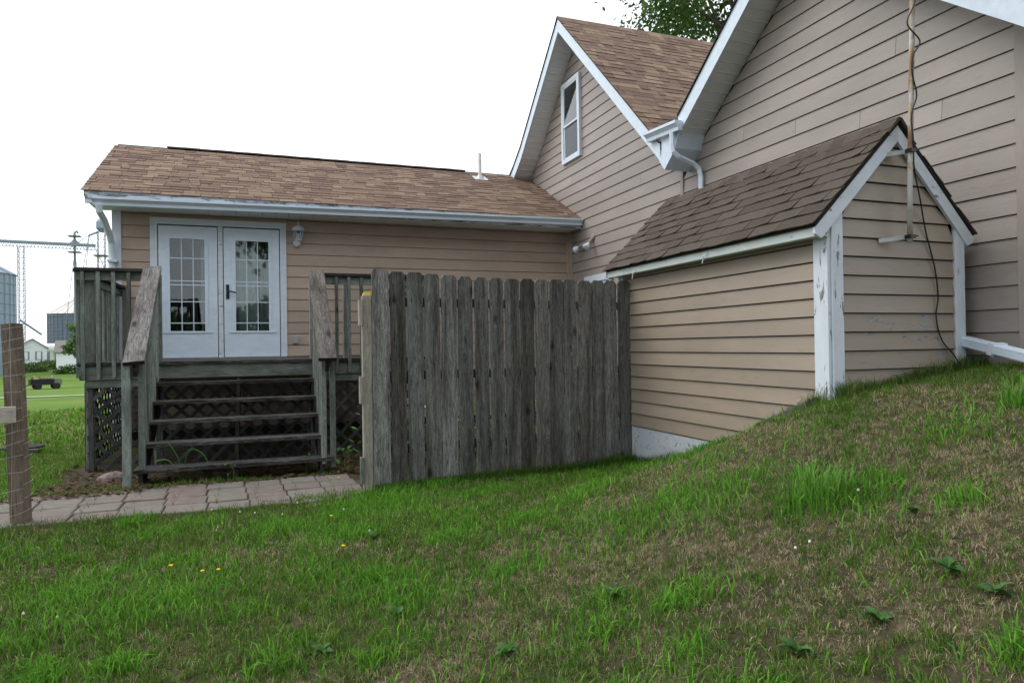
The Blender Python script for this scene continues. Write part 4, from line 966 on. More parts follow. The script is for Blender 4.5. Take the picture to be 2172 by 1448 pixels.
# brighter clumps of coarse crabgrass
cx_ = rng.uniform(-2.6, 5.2, 260); cy_ = rng.uniform(1.2, 6.3, 260); keep = rng.random(260) < np.clip(1.15-.22*np.clip(cx_, 0, 9), .25, 1); cx_, cy_ = cx_[keep], cy_[keep]
ex = [(.86, 5.75, 110), (.95, 5.65, 90), (1.45, 4.1, 40), (.72, 5.6, 50), (.55, 4.8, 60), (-.6, 3.9, 80), (-.9, 4.4, 60), (-.3, 4.2, 60), (.6, 3.6, 50), (3.3, 4.7, 30), (1.9, 3.3, 40), (3.0, 5.9, 50), (3.6, 6.3, 60), (1.2, 6.1, 60)]
PX, PY, PR = [], [], []
for a, b in zip(cx_, cy_):
    n = rng.integers(60, 260); r = rng.uniform(.04, .20); PX.append(rng.normal(a, r, n)); PY.append(rng.normal(b, r*.8, n))
for a, b, n in ex: PX.append(rng.normal(a, .20, n*8)); PY.append(rng.normal(b, .16, n*8))
x = np.concatenate(PX); y = np.concatenate(PY); ok = ~in_build(x, y) & ~on_path(x, y-.05); x, y = x[ok], y[ok]; m = len(x); t = rng.random(m)[:, None]
parts.append((np.c_[x, y, H(x, y)-.004], rng.uniform(.045, .115, m), rng.uniform(.004, .0075, m), np.array([.060, .185, .018])*(1-t)+np.array([.200, .44, .055])*t))
# blades leaning over the path edge, and along the fence foot
x = rng.uniform(-2.4, 1.1, 1500); y = 6.0+rng.normal(0, .07, 1500)+.05*np.sin(x*4)+.13*np.clip(x+.4, 0, 1.2); t = rng.random(1500)[:, None]
parts.append((np.c_[x, y, H(x, y)-.004], rng.uniform(.03, .10, 1500), rng.uniform(.003, .006, 1500), np.array([.05, .10, .015])*(1-t)+np.array([.12, .20, .04])*t))
tt = rng.uniform(0, 1, 4200); off = np.abs(rng.normal(0, .07, 4200))+.035; x = FA.x+(FB.x-FA.x)*tt+fn.x*off; y = FA.y+(FB.y-FA.y)*tt+fn.y*off; t = rng.random(4200)[:, None]
parts.append((np.c_[x, y, H(x, y)-.004], rng.uniform(.05, .15, 4200)*(.6+.8*tt), rng.uniform(.004, .007, 4200), np.array([.045, .10, .015])*(1-t)+np.array([.10, .20, .03])*t))
# tufts along the shed and house foot, joints of the path
nf = 3500; x = np.r_[SX0-.03-np.abs(rng.normal(0, .05, nf)), rng.uniform(SX0, 5.3, nf)]; y = np.r_[rng.uniform(SY0, SY1, nf), SY0-.04-np.abs(rng.normal(0, .05, nf))]; t = rng.random(2*nf)[:, None]
pf = noise2(x, y, 5, 61); parts.append((np.c_[x, y, H(x, y)-.004], rng.uniform(.04, .15, 2*nf)*(.4+1.1*pf), rng.uniform(.003, .006, 2*nf), np.array([.05, .10, .02])*(1-t)+np.array([.17, .23, .07])*t))
jx = rng.choice(np.arange(-2.0, 1.0, .331), 260)+rng.normal(0, .006, 260); jy = rng.choice([6.33, 6.62, 6.91], 260)+rng.normal(0, .02, 260)+rng.uniform(-.1, .1, 260)
t = rng.random(260)[:, None]; parts.append((np.c_[jx, jy, np.full(260, .18)], rng.uniform(.03, .09, 260), rng.uniform(.003, .006, 260), np.array([.05, .10, .02])*(1-t)+np.array([.13, .20, .05])*t))
P = np.concatenate([p[0] for p in parts]); Ln = np.concatenate([p[1] for p in parts]); Wd = np.concatenate([p[2] for p in parts]); col = np.concatenate([p[3] for p in parts])
az = np.concatenate([p[4] if len(p) > 4 else rng.uniform(0, 2*np.pi, len(p[0])) for p in parts])
blades(P, Ln, Wd, col, az, 'lawn_grass', 'grass', 'patchy green and dry brown lawn grass', cat='grass')
# dry straw thatch lying between the blades
n = 300000; x = rng.uniform(-2.4, 5.4, n); y = 1.0+6.0*rng.random(n)**1.35; dr = dryness(x, y); ok = (rng.random(n) < np.clip((dr-.42)*2.8, .05, .95)) & ~in_build(x, y) & ~on_path(x, y); x, y, dr = x[ok], y[ok], dr[ok]; n = len(x)
a = rng.uniform(0, 2*np.pi, n); L_ = rng.uniform(.010, .034, n); el = np.clip(rng.normal(.35, .35, n), -.05, 1.3); wd_ = rng.uniform(.0007, .0016, n)*(.6+.16*y)
d = np.c_[np.cos(a)*np.cos(el), np.sin(a)*np.cos(el), np.sin(el)]*L_[:, None]; sd_v = np.c_[-np.sin(a), np.cos(a), rng.normal(0, .4, n)]*wd_[:, None]; p0 = np.c_[x, y, H(x, y)+rng.uniform(0, .014, n)]
V = np.stack([p0-sd_v, p0+sd_v, p0+d], 1).reshape(-1, 3); t = rng.random(n)[:, None]**1.3
cl = np.array([.19, .14, .08])*(1-t)+np.array([.52, .42, .27])*t; cl = np.where(rng.random(n)[:, None] < .25, np.array([.07, .15, .03])*(.6+.9*t), cl)
me = bpy.data.meshes.new('straw'); me.vertices.add(n*3); me.vertices.foreach_set('co', V.astype(np.float32).ravel()); me.loops.add(n*3); me.loops.foreach_set('vertex_index', np.arange(n*3, dtype=np.int32)); me.polygons.add(n)
me.polygons.foreach_set('loop_start', np.arange(0, n*3, 3, dtype=np.int32)); me.polygons.foreach_set('loop_total', np.full(n, 3, np.int32)); me.update(calc_edges=True)
me.attributes.new('tint', 'FLOAT_COLOR', 'POINT').data.foreach_set('color', np.c_[np.repeat(cl, 3, 0), np.ones(3*n)].astype(np.float32).ravel())
tag(link('dry_straw', me, 'grass'), 'dry tan straw thatch in the worn parts of the lawn', 'grass', kind='stuff')
# leaf litter and straw under the stairs and beside the fence post
n = 5200; x = np.r_[rng.uniform(-1.9, .9, n//2), rng.uniform(.70, 1.9, n-n//2)]; y = np.r_[rng.uniform(7.15, 8.6, n//2), rng.uniform(7.2, 8.6, n-n//2)]
x = np.r_[x, rng.uniform(-2.2, -1.0, 1200)]; y = np.r_[y, rng.uniform(7.0, 7.7, 1200)]; n = len(x)
a = rng.uniform(0, 2*np.pi, n); s_ = rng.uniform(.012, .035, n); th = rng.normal(0, .5, n); z = H(x, y)+.012+rng.uniform(0, .02, n)
d = np.c_[np.cos(a), np.sin(a), np.sin(th)*.6]*s_[:, None]; e = np.c_[-np.sin(a), np.cos(a), np.sin(th*1.7)*.5]*(s_*rng.uniform(.15, .6, n))[:, None]; c0 = np.c_[x, y, z]
V = np.stack([c0-d, c0-e, c0+d, c0+e], 1).reshape(-1, 3); b = np.arange(n)*4
me = mesh('leaf_litter', V.tolist(), np.stack([b, b+1, b+2, b+3], 1).tolist()); at = me.attributes.new('tint', 'FLOAT_COLOR', 'POINT')
t = rng.random(n)[:, None]; cl = np.array([.035, .024, .014])*(1-t)+np.array([.16, .11, .062])*t  # leaf browns lowered to carry the shade under the stairs
at.data.foreach_set('color', np.c_[np.repeat(cl, 4, 0), np.ones(4*n)].astype(np.float32).ravel())
tag(link('leaf_litter', me, 'litter'), 'dry brown leaves and straw under the deck stairs', 'leaf litter', kind='stuff')

# ---------------------------------------------------------------- single plants
def grass_clump(name, c, n, r, l0, l1, wd, label, mat='tall_grass'):
    rr = np.random.default_rng(int(abs(c[0]*1000)+abs(c[1]*77))); x = rr.normal(c[0], r, n); y = rr.normal(c[1], r*.7, n); q_ = np.hypot(x-c[0], y-c[1]) < r*1.9; x, y = x[q_], y[q_]; n = len(x); z = H(x, y)-.01
    b_ = MB()
    for i in range(n):
        a_ = math.atan2(y[i]-c[1], x[i]-c[0])+rr.normal(0, .7); L_ = rr.uniform(l0, l1)*math.exp(-.35*((x[i]-c[0])**2+(y[i]-c[1])**2)/r**2); le = abs(rr.normal(.35, .3)); s = Vector((-math.sin(a_), math.cos(a_), 0)); dv = Vector((math.cos(a_), math.sin(a_), 0)); p = Vector((x[i], y[i], z[i])); w_ = wd*rr.uniform(.6, 1.3)
        q1 = p+Vector((0, 0, L_*.5))+dv*L_*le*.22; q2 = p+Vector((0, 0, L_*.85))+dv*L_*le*.7; q3 = p+Vector((0, 0, L_*(.95-.25*le)))+dv*L_*le*1.2
        b_.add([p-s*w_/2, p+s*w_/2, q1+s*w_/2, q1-s*w_/2, q2+s*w_*.35, q2-s*w_*.35, q3], [(0, 1, 2, 3), (3, 2, 4, 5), (5, 4, 6)])
    o_ = b_.build(name, mat); return tag(o_, label, 'grass clump')
grass_clump('grass_clump', (2.62, 2.72), 480, .15, .06, .28, .0060, 'tall bright green grass clump on the dry slope below the shed')
grass_clump('grass_clump', (4.16, 2.72), 90, .06, .10, .30, .006, 'tall green grass clump at the right edge near the downspout extension')
LEAF = None
def lobed_leaf(L_=1.0):
    vs = []; n = 10
    for i in range(n):
        t = i/(n-1); w_ = (.06+.34*math.sin(math.pi*min(1, t*1.02))**.8)*(1.12 if i % 2 else .74)*(1-.55*t**3)
        zc = .20*math.sin(math.pi*t*.85)-.06*t; vs += [(t, -w_, zc+.09*w_/.3), (t, 0, zc), (t, w_, zc+.07*w_/.3)]
    fs = []
    for i in range(n-1):
        b0 = 3*i; fs += [(b0, b0+3, b0+4, b0+1), (b0+1, b0+4, b0+5, b0+2)]
    return vs, fs
lv, lf = lobed_leaf(); LEAF = mesh('leaf', lv, lf); LEAF.materials.append(M['weed'])
weeds = [((2.42, 1.84), .10, 7, 'jagged broadleaf weed on the bare slope at lower right'), ((2.02, 1.80), .085, 6, 'small broadleaf weed left of the jagged weed at lower right'), ((1.72, 1.86), .09, 6, 'dark broadleaf weed near the bottom edge right of centre'), ((1.52, 1.62), .08, 7, 'broadleaf weed at the bottom edge below the dry patch'),
         ((2.36, 1.62), .09, 6, 'rounded weed in the bottom right corner'), ((.95, 2.65), .085, 7, 'weed rosette at the bottom edge of the lawn near centre'), ((.62, 3.3), .09, 8, 'leafy weed rosette in the middle of the lower lawn'), ((.25, 3.1), .08, 7, 'weed rosette left of centre in the lower lawn'),
         ((2.75, 2.25), .08, 6, 'weed rosette at the right edge of the slope'), ((1.5, 2.75), .10, 9, 'bushy weed on the slope below the tall grass clump'), ((.72, 4.6), .09, 8, 'dark weed beside the pink clover flower'), ((-.2, 2.95), .08, 7, 'weed rosette near the bottom left of the lawn')]
for (x, y), s, n, lab in weeds:
    z = h1(x, y); wd_ = empty('broadleaf_weed', (x, y, z), lab, 'weed', 'broadleaf weeds in the lawn')
    for i in range(n+5):
        a = 2.4*i+random.uniform(-.4, .4); sc = s*random.uniform(.35, .85)
        link('leaf', LEAF, 'weed', wd_, Matrix.Translation((x, y, z+.012)) @ Matrix.Rotation(a, 4, 'Z') @ Matrix.Rotation(-random.uniform(.0, .55), 4, 'Y') @ Matrix.Rotation(random.uniform(-.4, .4), 4, 'X') @ Matrix.Diagonal((sc, sc*.75, sc, 1)))
def ivy(x, y, z, n, s, lab, name='vine_weed'):
    v = empty(name, (x, y, z), lab, 'weed')
    for i in range(n):
        link('leaf', LEAF, 'weed', v, Matrix.Translation((x+random.uniform(-.12, .10), y+random.uniform(-.06, .06), z+random.uniform(0, .20))) @ Matrix.Rotation(random.uniform(0, 6.3), 4, 'Z') @ Matrix.Rotation(random.uniform(-.8, .6), 4, 'Y') @ Matrix.Scale(s*random.uniform(.7, 1.2), 4))
    MB().tube([(x, y, z-.05), (x+.02, y, z+.1), (x-.02, y, z+.2)], .003, 5).build('stalk', 'stem', v)
ivy(.83, 7.3, h1(.83, 7.3)+.06, 9, .07, 'green leafy weed climbing at the right end of the bottom stair tread')
ivy(-.25, 7.34, h1(-.25, 7.34), 8, .06, 'green weed growing in the dark below the bottom stair tread')
ivy(.45, 7.42, h1(.45, 7.42), 8, .05, 'small weed in the dark under the right part of the stairs')
tw_o = empty('stair_grass', (-.72, 7.62, .36), 'few long grass blades arching up through the lower stair treads', 'grass')
for p_ in ([(-.70, 7.58, .15), (-.74, 7.50, .42), (-.83, 7.46, .60)], [(-.70, 7.58, .15), (-.68, 7.5, .42), (-.62, 7.46, .52), (-.52, 7.44, .47), (-.47, 7.43, .38)], [(-.72, 7.55, .2), (-.82, 7.45, .42), (-.95, 7.4, .43)]):
    MB().tube(smooth_path(p_, 4), [.005]*(4*(len(p_)-1))+[.001], 5).build('blade', 'tall_grass', tw_o)
fl_y = [((.493, 4.441), 'yellow dandelion flower right of the lawn centre'), ((.506, 5.312), 'yellow dandelion flower close to the gate post'), ((-.316, 4.356), 'left one of the two yellow flowers side by side'), ((-.23, 4.347), 'right one of the two yellow flowers side by side'), ((-.501, 4.544), 'small yellow flower furthest left in the lawn'), ((.72, 6.75), 'yellow flower on the pavers beside the gate post')]
for (x, y), lab in fl_y:
    z = h1(x, y) if y < 6.2 else .2; f_ = empty('dandelion', (x, y, z), lab, 'flower', 'yellow flowers in the lawn')
    MB().tube([(x, y, z-.01), (x+.004, y, z+.05)], .0018, 5).build('stalk', 'stem', f_)
    MB().lathe([(.004, .046), (.011, .053), (.012, .057), (.005, .060)], 12, (x+.004, y, z)).build('flower_head', 'yellow_petal', f_)
fl_w = [((-.144, 5.736), 'white clover flower left of the cluster near the path'), ((-.034, 5.672), 'white clover flower in the middle of the lawn near the path'), ((.291, 5.882), 'white clover flower nearest the paver path on the right'), ((-.356, 5.91), 'white clover flower nearest the paver path on the left'), ((.163, 5.554), 'white clover flower right of the path cluster'), ((.691, 4.652), 'pale pink clover flower beside a dark weed'), ((-1.105, 4.037), 'left white clover flower near the left picture edge'), ((-.929, 3.901), 'right white clover flower near the left picture edge'), ((2.25, 2.35), 'white clover flower below the tall grass clump'), ((2.18, 2.36), 'pinkish clover flower left of the one below the grass clump'), ((2.75, 2.55), 'single white clover flower right of the tall grass clump'), ((.62, 5.50), 'white clover flower beside the yellow one near the gate post')]
for (x, y), lab in fl_w:
    z = h1(x, y); f_ = empty('clover', (x, y, z), lab, 'flower', 'clover flowers in the lawn')
    MB().tube([(x, y, z-.01), (x+.003, y, z+.055)], .0016, 5).build('stalk', 'stem', f_)
    MB().lathe([(.002, .048), (.006, .051), (.0062, .056), (.004, .060), (.001, .062)], 10, (x+.003, y, z)).build('flower_head', 'white_petal', f_)
# flowering plants behind the fence, seen through the gaps
M['pink'] = m_leaf('pink', (.45, .22, .38), (.60, .40, .55))
for (x, y), lab in (((1.5, 7.6), 'leafy pink-flowered plant behind the left part of the fence'), ((2.3, 7.9), 'leafy pink-flowered plant behind the middle of the fence'), ((3.1, 8.0), 'leafy pink-flowered plant behind the right part of the fence')):
    z = h1(x, y); pl = empty('flowering_plant', (x, y, z), lab, 'plant', 'plants behind the fence'); b_, p_ = MB(), MB(); rr = random.Random(int(x*100))
    for i in range(260):
        c_ = Vector((x+rr.gauss(0, .22), y+rr.gauss(0, .2), z+rr.uniform(.05, .75))); a = rr.uniform(0, 6.28); s = rr.uniform(.03, .06); d1 = Vector((math.cos(a), math.sin(a), rr.uniform(-.6, .6)))*s; d2 = Vector((-math.sin(a), math.cos(a), rr.uniform(-.4, .4)))*s*.5
        (p_ if i % 5 == 0 and c_.z > z+.4 else b_).add([c_-d1, c_-d2, c_+d1, c_+d2], [(0, 1, 2, 3)])
    b_.build('foliage', 'tall_grass', pl); p_.build('blossom', 'pink', pl)

# ---------------------------------------------------------------- trees
def tree(name, base, hgt, crown_c, crown_r, nl, ls, label, mat='leaf', nclump=60, seed=1, group=None):
    r = np.random.default_rng(seed); t_ = empty(name, base, label, 'tree', group); B0 = Vector(base); Cc = Vector(crown_c)
    tr = MB(); tr.tube([B0, B0.lerp(Cc, .3)+Vector((.1, .05, 0)), B0.lerp(Cc, .7), Cc], [hgt*.032, hgt*.024, hgt*.017, hgt*.006], 10)
    cl = []
    while len(cl) < nclump:
        p = r.uniform(-1, 1, 3); q_ = np.linalg.norm(p)
        if .25 < q_ < 1: cl.append(p*np.array(crown_r))
    for c_ in cl[:28]:
        st = B0.lerp(Cc, .45+.5*random.random()); e = Cc+Vector(c_)*.92; md = st.lerp(e, .5)+Vector((0, 0, .06*hgt)); tr.tube([st, md, e], [hgt*.009, hgt*.005, hgt*.0015], 6)
    tr.build('trunk', 'bark', t_, smooth=True)
    cl = np.array(cl); k_ = r.integers(0, len(cl), nl); rad = min(crown_r)*.17
    P_ = cl[k_]+r.normal(0, 1, (nl, 3))*rad*np.array([1, 1, .7])+np.array(Cc)
    n_ = r.normal(0, 1, (nl, 3)); n_[:, 2] += .6; n_ /= np.linalg.norm(n_, axis=1)[:, None]
    a_ = np.cross(n_, r.normal(0, 1, (nl, 3))); a_ /= np.linalg.norm(a_, axis=1)[:, None]; b_ = np.cross(n_, a_); s_ = (ls*r.uniform(.6, 1.3, nl))[:, None]
    V = np.stack([P_-a_*s_, P_-b_*s_*.55+n_*s_*.1, P_+a_*s_, P_+b_*s_*.55+n_*s_*.1], 1).reshape(-1, 3); b = np.arange(nl)*4
    mobj('crown', V.tolist(), np.stack([b, b+1, b+2, b+3], 1).tolist(), mat, t_)
    return t_
tree('broadleaf_tree', (18.5, 21, .3), 16, (18.2, 21.0, 16.4), (5.2, 4.2, 5.0), 22000, .105, 'dark green leafy tree rising behind the main roof', nclump=52, seed=5)
tree('broadleaf_tree', (-10.5, -9.5, 0), 12, (-10.2, -9, 8.0), (5.6, 5.0, 4.2), 15000, .20, 'large shade tree behind the viewer on the left', nclump=90, seed=6)
tree('broadleaf_tree', (5.5, -10.0, 1.0), 13, (5.0, -9, 9.0), (6.5, 5.0, 4.5), 16000, .20, 'large shade tree behind the viewer, mirrored in the right door glass', nclump=90, seed=7)

rr = np.random.default_rng(31); n = 9000; x = rr.uniform(-60, 45, n); zz = rr.uniform(0, 1, n)*(3.5+3.0*noise2(x, x*0, .16, 41)); y = -48+rr.normal(0, 1.6, n)
P_ = np.c_[x, y, zz]; a_ = rr.normal(0, 1, (n, 3)); a_ /= np.linalg.norm(a_, axis=1)[:, None]; b_ = np.cross(a_, rr.normal(0, 1, (n, 3))); b_ /= np.linalg.norm(b_, axis=1)[:, None]
V = np.stack([P_-a_*.55, P_-b_*.4, P_+a_*.55, P_+b_*.4], 1).reshape(-1, 3); b = np.arange(n)*4
tag(mobj('hedgerow', V.tolist(), np.stack([b, b+1, b+2, b+3], 1).tolist(), 'leaf'), 'far hedgerow behind the viewer, mirrored in the door glass', 'hedge', kind='stuff')
# ---------------------------------------------------------------- far left: farm buildings
def at(bearing, zc_inv, zc):
    d = zc*zc_inv; b = math.radians(bearing); return Vector((math.sin(b)*d, math.cos(b)*d, 0))
def gz_(p): return h1(p.x, p.y)
def silo(name, p, r, hb, ht, rings, mat, roofmat, label):
    z0_ = gz_(p)-.3; s_ = empty(name, (p.x, p.y, z0_), label, 'silo')
    n = 48; prof = []
    for i in range(rings):
        z_ = hb*i/rings; prof += [(r, z_+.02), (r+.10, z_+.10), (r+.10, z_+.16), (r, z_+.24)]
    prof += [(r, hb)]
    MB().lathe(prof, n, (p.x, p.y, z0_)).build('bin_wall', mat, s_)
    MB().lathe([(r+.25, hb), (r*.22, hb+ht), (r*.20, hb+ht+.8), (.05, hb+ht+1.1)], n, (p.x, p.y, z0_)).build('bin_roof', roofmat, s_)
    for j in range(36):
        a = 2*math.pi*j/36; MB().bar((p.x+(r+.10)*math.cos(a), p.y+(r+.10)*math.sin(a), z0_), (p.x+(r+.10)*math.cos(a), p.y+(r+.10)*math.sin(a), z0_+hb), .10).build('stiffener', mat, s_)
    for j in range(24):
        a = 2*math.pi*j/24; MB().bar((p.x+(r+.25)*math.cos(a), p.y+(r+.25)*math.sin(a), z0_+hb+.05), (p.x+r*.22*math.cos(a), p.y+r*.22*math.sin(a), z0_+hb+ht+.05), .14).build('roof_rib', roofmat, s_)
    return s_
p = at(-15.38, 1.234, 112); p = p+Vector((-7.6, -2, 0)); silo('grain_silo', p, 7.5, 16.3, 3.6, 10, 'silo', 'silo', 'tall corrugated steel grain silo at the left picture edge')
p = at(-11.88, 1.184, 205); silo('grain_silo', p, 8.0, 14.2, 4.2, 14, 'silo_dark', 'silo_roof', 'dark blue-grey grain silo with rusty cone roof beyond the deck rail')
cv = empty('grain_conveyor', at(-15.3, 1.232, 135), 'steel grain conveyor bridge on a thin lattice column', 'conveyor')
pa, pb = at(-16.6, 1.25, 135), at(-10.9, 1.17, 135); za_, zb_ = 23.6, 22.4
a, b = Vector((pa.x, pa.y, za_)), Vector((pb.x, pb.y, zb_))
tr = MB(); tr.bar(a, b, .7, .55); tr.build('tube', 'steel_far', cv)
t2 = MB(); o_ = Vector((0, 0, -.9)); t2.bar(a+o_, b+o_, .12)
for i in range(28):
    t = i/28; t2.bar(a.lerp(b, t)+o_, a.lerp(b, t+1/56), .07); t2.bar(a.lerp(b, t+1/56), a.lerp(b, t+1/28)+o_, .07)
t2.build('truss', 'steel_far', cv)
t3 = MB(); o_ = Vector((0, 0, 1.0)); t3.bar(a+o_, b+o_, .05)
for i in range(20): t3.bar(a.lerp(b, i/20), a.lerp(b, i/20)+o_, .05)
t3.build('handrail', 'steel_far', cv)
def lat_tower(parent, p, wd, z1_, nseg, name='column', bw=.10):
    z0_ = gz_(p); t = MB(); cs = [Vector((p.x+sx*wd/2, p.y+sy*wd/2, 0)) for sx, sy in ((-1, -1), (1, -1), (1, 1), (-1, 1))]
    for c_ in cs: t.bar(c_+Vector((0, 0, z0_)), c_+Vector((0, 0, z1_)), bw)
    for i in range(nseg):
        q0, q1 = z0_+(z1_-z0_)*i/nseg, z0_+(z1_-z0_)*(i+1)/nseg
        for j in range(4): t.bar(cs[j]+Vector((0, 0, q0)), cs[(j+1) % 4]+Vector((0, 0, q1)), bw*.55); t.bar(cs[j]+Vector((0, 0, q1)), cs[(j+1) % 4]+Vector((0, 0, q1)), bw*.55)
    return t.build(name, 'steel_far', parent)
lat_tower(cv, at(-15.2, 1.231, 136), 1.0, 22.6, 22)
q0 = at(-15.3, 1.232, 120); q1 = at(-14.1, 1.215, 120); MB().tube([(q0.x, q0.y, 7.2), (q1.x, q1.y, 4.6)], .18, 8).build('spout', 'steel_far', cv)
g1 = empty('grain_elevator_pole', at(-12.12, 1.187, 137), 'slim guyed elevator pole crossing the conveyor bridge', 'tower'); p = at(-12.12, 1.187, 137)
z_ = gz_(p); m_ = MB(); m_.tube([(p.x, p.y, z_), (p.x, p.y, 25.4)], .22, 8); m_.build('mast', 'steel_far', g1)
MB().lathe([(.2, 0), (1.1, -.9), (1.1, -1.0)], 12, (p.x, p.y, 24.0)).build('distributor', 'steel_far', g1)
for zz in (24.6, 21.4): MB().box(p.x-1.1, p.x+1.1, p.y-1.1, p.y+1.1, zz, zz+.12).build('platform', 'steel_far', g1)
MB().tube([(p.x, p.y, 25.4), (p.x+.4, p.y, 25.7), (p.x+.6, p.y, 25.3)], .2, 6).build('head', 'steel_far', g1)
for sx in (-1, 1): MB().tube([(p.x, p.y, 21.6), (p.x+sx*2.6, p.y, z_)], .06, 5).build('guy', 'steel_far', g1)
g2 = empty('grain_elevator', at(-10.5, 1.167, 140), 'taller lattice grain elevator tower partly behind the white downspout', 'tower'); p = at(-10.5, 1.167, 140)
lat_tower(g2, p, 1.3, 26.0, 18, 'tower', .12); MB().lathe([(.4, 0), (.95, .7), (.95, 2.0), (.6, 2.6)], 8, (p.x, p.y, 26.0)).build('head', 'silo', g2)
MB().box(p.x-1.3, p.x+1.3, p.y-1.3, p.y+1.3, 21.0, 21.15).build('platform', 'steel_far', g2)
hd = Vector((p.x-2.2, p.y, 25.2)); MB().tube([(p.x-.5, p.y, 26.0), hd], .2, 6).build('chute', 'steel_far', g2)
for dx, dz in ((-5.4, 22.6), (-4.6, 10.0), (-3.6, 9.0), (4.5, 9.0)): MB().tube([hd, (p.x+dx, p.y, dz)], .07, 5).build('spout', 'steel_far', g2)
# white cottage
def cottage(name, p, wd, ln, hw, hr, rotz, label, wins=True):
    z0_ = gz_(p)-.2; e = empty(name, (p.x, p.y, z0_), label, 'house'); mw = Matrix.Translation((p.x, p.y, z0_)) @ Matrix.Rotation(rotz, 4, 'Z')
    MB().prism([(-wd/2, 0, 0), (wd/2, 0, 0), (wd/2, 0, hw), (0, 0, hr), (-wd/2, 0, hw)], (0, ln, 0)).build('wall', 'house_white', e, mw)
    k_ = (hr-hw)/(wd/2)
    for s in (-1, 1): MB().prism([(0, -.3, hr+.12), (s*(wd/2+.35), -.3, hw+.12-.35*k_), (s*(wd/2+.35), -.3, hw-.02-.35*k_), (0, -.3, hr-.02)], (0, ln+.6, 0)).build('roof', 'far_roof', e, mw)
    if wins:
        for x in (-wd*.24, wd*.22):
            f_ = MB().box(x-.55, x+.55, -.06, -.005, 2.0, 3.6).build('window', 'steel_far', e, mw); MB().box(x-.32, x+.32, -.09, -.065, 2.1, 3.5).build('pane', 'house_white', f_, mw)
    return e
p = at(-14.62, 1.222, 128); cottage('cottage', p, 4.4, 9, 4.3, 5.9, math.radians(18), 'small white gabled cottage beyond the brown fence post')
p = at(-11.55, 1.18, 118); cottage('outbuilding', p, 7.0, 4.0, 3.6, 5.4, math.radians(100), 'low white outbuilding with grey roof left of the deck', False)
tk = empty('fuel_tank', at(-13.4, 1.205, 145), 'long white horizontal tank on saddles between the cottage and the outbuilding', 'tank'); p = at(-13.5, 1.205, 145); z_ = gz_(p)
tz_ = MB(); R_ = .95; prof = [(.02, -5.2), (.6, -5.0), (R_, -4.5), (R_, 4.5), (.6, 5.0), (.02, 5.2)]; tz_.lathe(prof, 20); tz_.build('vessel', 'house_white', tk, Matrix.Translation((p.x, p.y, z_+4.0)) @ Matrix.Rotation(math.pi/2, 4, 'Y'), True)
for s in (-3, 0, 3): MB().box(p.x+s-.3, p.x+s+.3, p.y-.5, p.y+.5, z_, z_+3.2).build('saddle', 'concrete_far', tk)
def bush(name, p, r, label, n=1100, mat='leaf_far', group=None):
    rr = np.random.default_rng(int(abs(p.x)*10)+n); z_ = gz_(p); e = empty(name, (p.x, p.y, z_), label, 'bush', group)
    d = rr.normal(0, 1, (n, 3)); d /= np.linalg.norm(d, axis=1)[:, None]; c_ = d*np.array([r[0], r[1], r[2]])*rr.uniform(.5, 1.1, (n, 1)); c_[:, 2] = np.abs(c_[:, 2]); P_ = c_+np.array([p.x, p.y, z_])
    a_ = rr.normal(0, 1, (n, 3)); a_ /= np.linalg.norm(a_, axis=1)[:, None]; b_ = np.cross(a_, rr.normal(0, 1, (n, 3))); b_ /= np.linalg.norm(b_, axis=1)[:, None]; s = r[2]*.13
    V = np.stack([P_-a_*s, P_-b_*s*.6, P_+a_*s, P_+b_*s*.6], 1).reshape(-1, 3); b = np.arange(n)*4
    mobj('foliage', V.tolist(), np.stack([b, b+1, b+2, b+3], 1).tolist(), mat, e)
    MB().tube([(p.x, p.y, z_-.1), (p.x, p.y, z_+r[2]*.6)], .06, 6).build('stem', 'bark', e)
for b_, zc, r, lab, mt in ((-14.7, 118, (2.6, 1.5, 1.5), 'low green bush in front of the white cottage', 'leaf_far'), (-13.85, 128, (2.2, 1.5, 1.6), 'pale green bush between the cottage and the tank', 'leaf_far'), (-13.1, 126, (2.4, 1.5, 1.7), 'green bush below the white tank', 'leaf_far'), (-12.35, 108, (2.6, 1.2, 1.4), 'dark evergreen shrub in front of the outbuilding', 'leaf'), (-15.8, 116, (2.5, 1.5, 2.0), 'green bush behind the brown fence post', 'leaf_far')):
    bush('bush', at(b_, 1.21, zc), r, lab, mat=mt, group='bushes by the farm buildings')
p = at(-11.75, 1.187, 95); tree('young_tree', (p.x, p.y, gz_(p)), 9, (p.x, p.y, gz_(p)+5.6), (2.2, 2.0, 2.6), 2600, .22, 'young light green tree half hidden by the deck railing', 'leaf_far', 24, 8)
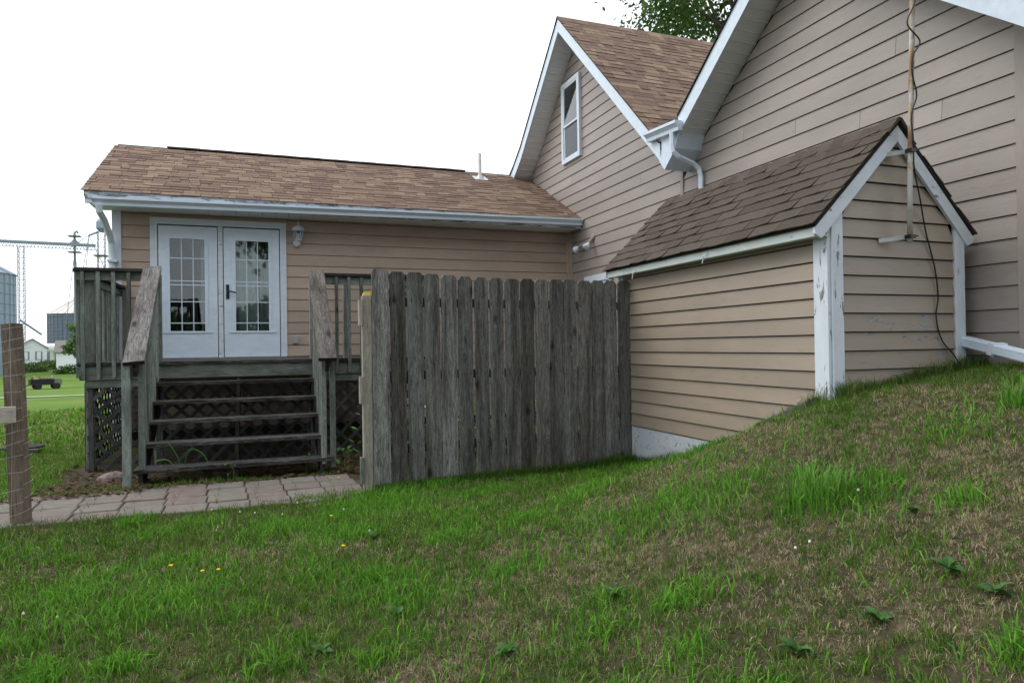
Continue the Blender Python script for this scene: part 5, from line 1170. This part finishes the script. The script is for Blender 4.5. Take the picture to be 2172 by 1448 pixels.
# old truck-bed trailer with scrap wood
p = at(-14.0, 1.213, 66); z_ = gz_(p); tl = empty('truck_bed_trailer', (p.x, p.y, z_), 'old dark truck-bed trailer loaded with scrap boards on the far grass', 'trailer'); mw = Matrix.Translation((p.x, p.y, z_)) @ Matrix.Rotation(math.radians(22), 4, 'Z')
bd = MB(); bd.box(-1.15, .75, -.75, -.68, .45, 1.0); bd.box(-1.15, .75, .68, .75, .45, 1.0); bd.box(-1.15, -1.08, -.68, .68, .45, 1.0); bd.box(.68, .75, -.68, .68, .45, 1.0); bd.box(-1.08, .68, -.68, .68, .45, .52); bd.build('bed', 'trailer', tl, mw)
MB().prism([(.76, -.72, .40), (1.35, -.72, .42), (1.42, -.72, .80), (1.30, -.72, 1.02), (.76, -.72, 1.04)], (0, 1.44, 0)).build('cab_end', 'trailer_green', tl, mw)
for x, y in ((-.55, -.78), (.95, -.78), (-.55, .62), (.95, .62)):
    MB().lathe([(.12, 0), (.28, .0), (.31, .03), (.31, .13), (.28, .16), (.12, .16)], 18).build('wheel', 'rubber', tl, mw @ Matrix.Translation((x, y, .31)) @ Matrix.Rotation(-math.pi/2, 4, 'X'))
MB().bar((-1.15, 0, .45), (-1.9, 0, .35), .08).build('drawbar', 'trailer', tl, mw)
rr = random.Random(3)
for i in range(16):
    a = Vector((rr.uniform(-.9, .5), rr.uniform(-.5, .5), rr.uniform(.7, 1.05))); b = a+Vector((rr.uniform(-.5, .6), rr.uniform(-.3, .3), rr.uniform(.0, .38))); sc_ = MB().bar(a, b, rr.uniform(.06, .22), .04).build('scrap_board', ['scrap', 'rail_white', 'post_wood'][i % 3], None, mw); tag(sc_, 'scrap board in the heap on the truck-bed trailer', 'board', 'scrap boards on the trailer')
# narrow concrete walk across the field
n = 40; vs = []
for i in range(n+1):
    x = -40+i*(38/n); y = 44+.10*(x+10); vs += [(x, y, h1(x, y)+.05), (x, y+1.1, h1(x, y+1.1)+.05)]
tag(mobj('concrete_walk', vs, [(2*i, 2*i+2, 2*i+3, 2*i+1) for i in range(n)], 'concrete_far'), 'narrow pale concrete walk crossing the far grass', 'walk', kind='structure')
# round well cover in the yard at the left
p = Vector((-3.02, 11.1, 0)); z_ = gz_(p); wc = empty('well_cover', (p.x, p.y, z_), 'round grey well cover plate in the grass behind the wire fence post', 'cover')
MB().lathe([(.18, 0), (.18, .14)], 20, (p.x, p.y, z_-.05)).build('well_pipe', 'metal_grey', wc); MB().lathe([(.25, .13), (.26, .135), (.26, .15), (.05, .16)], 24, (p.x, p.y, z_)).build('lid', 'tar', wc)
for o in list(S.objects):
    if o.type == 'MESH' and o.name.startswith('ground') is False: pass
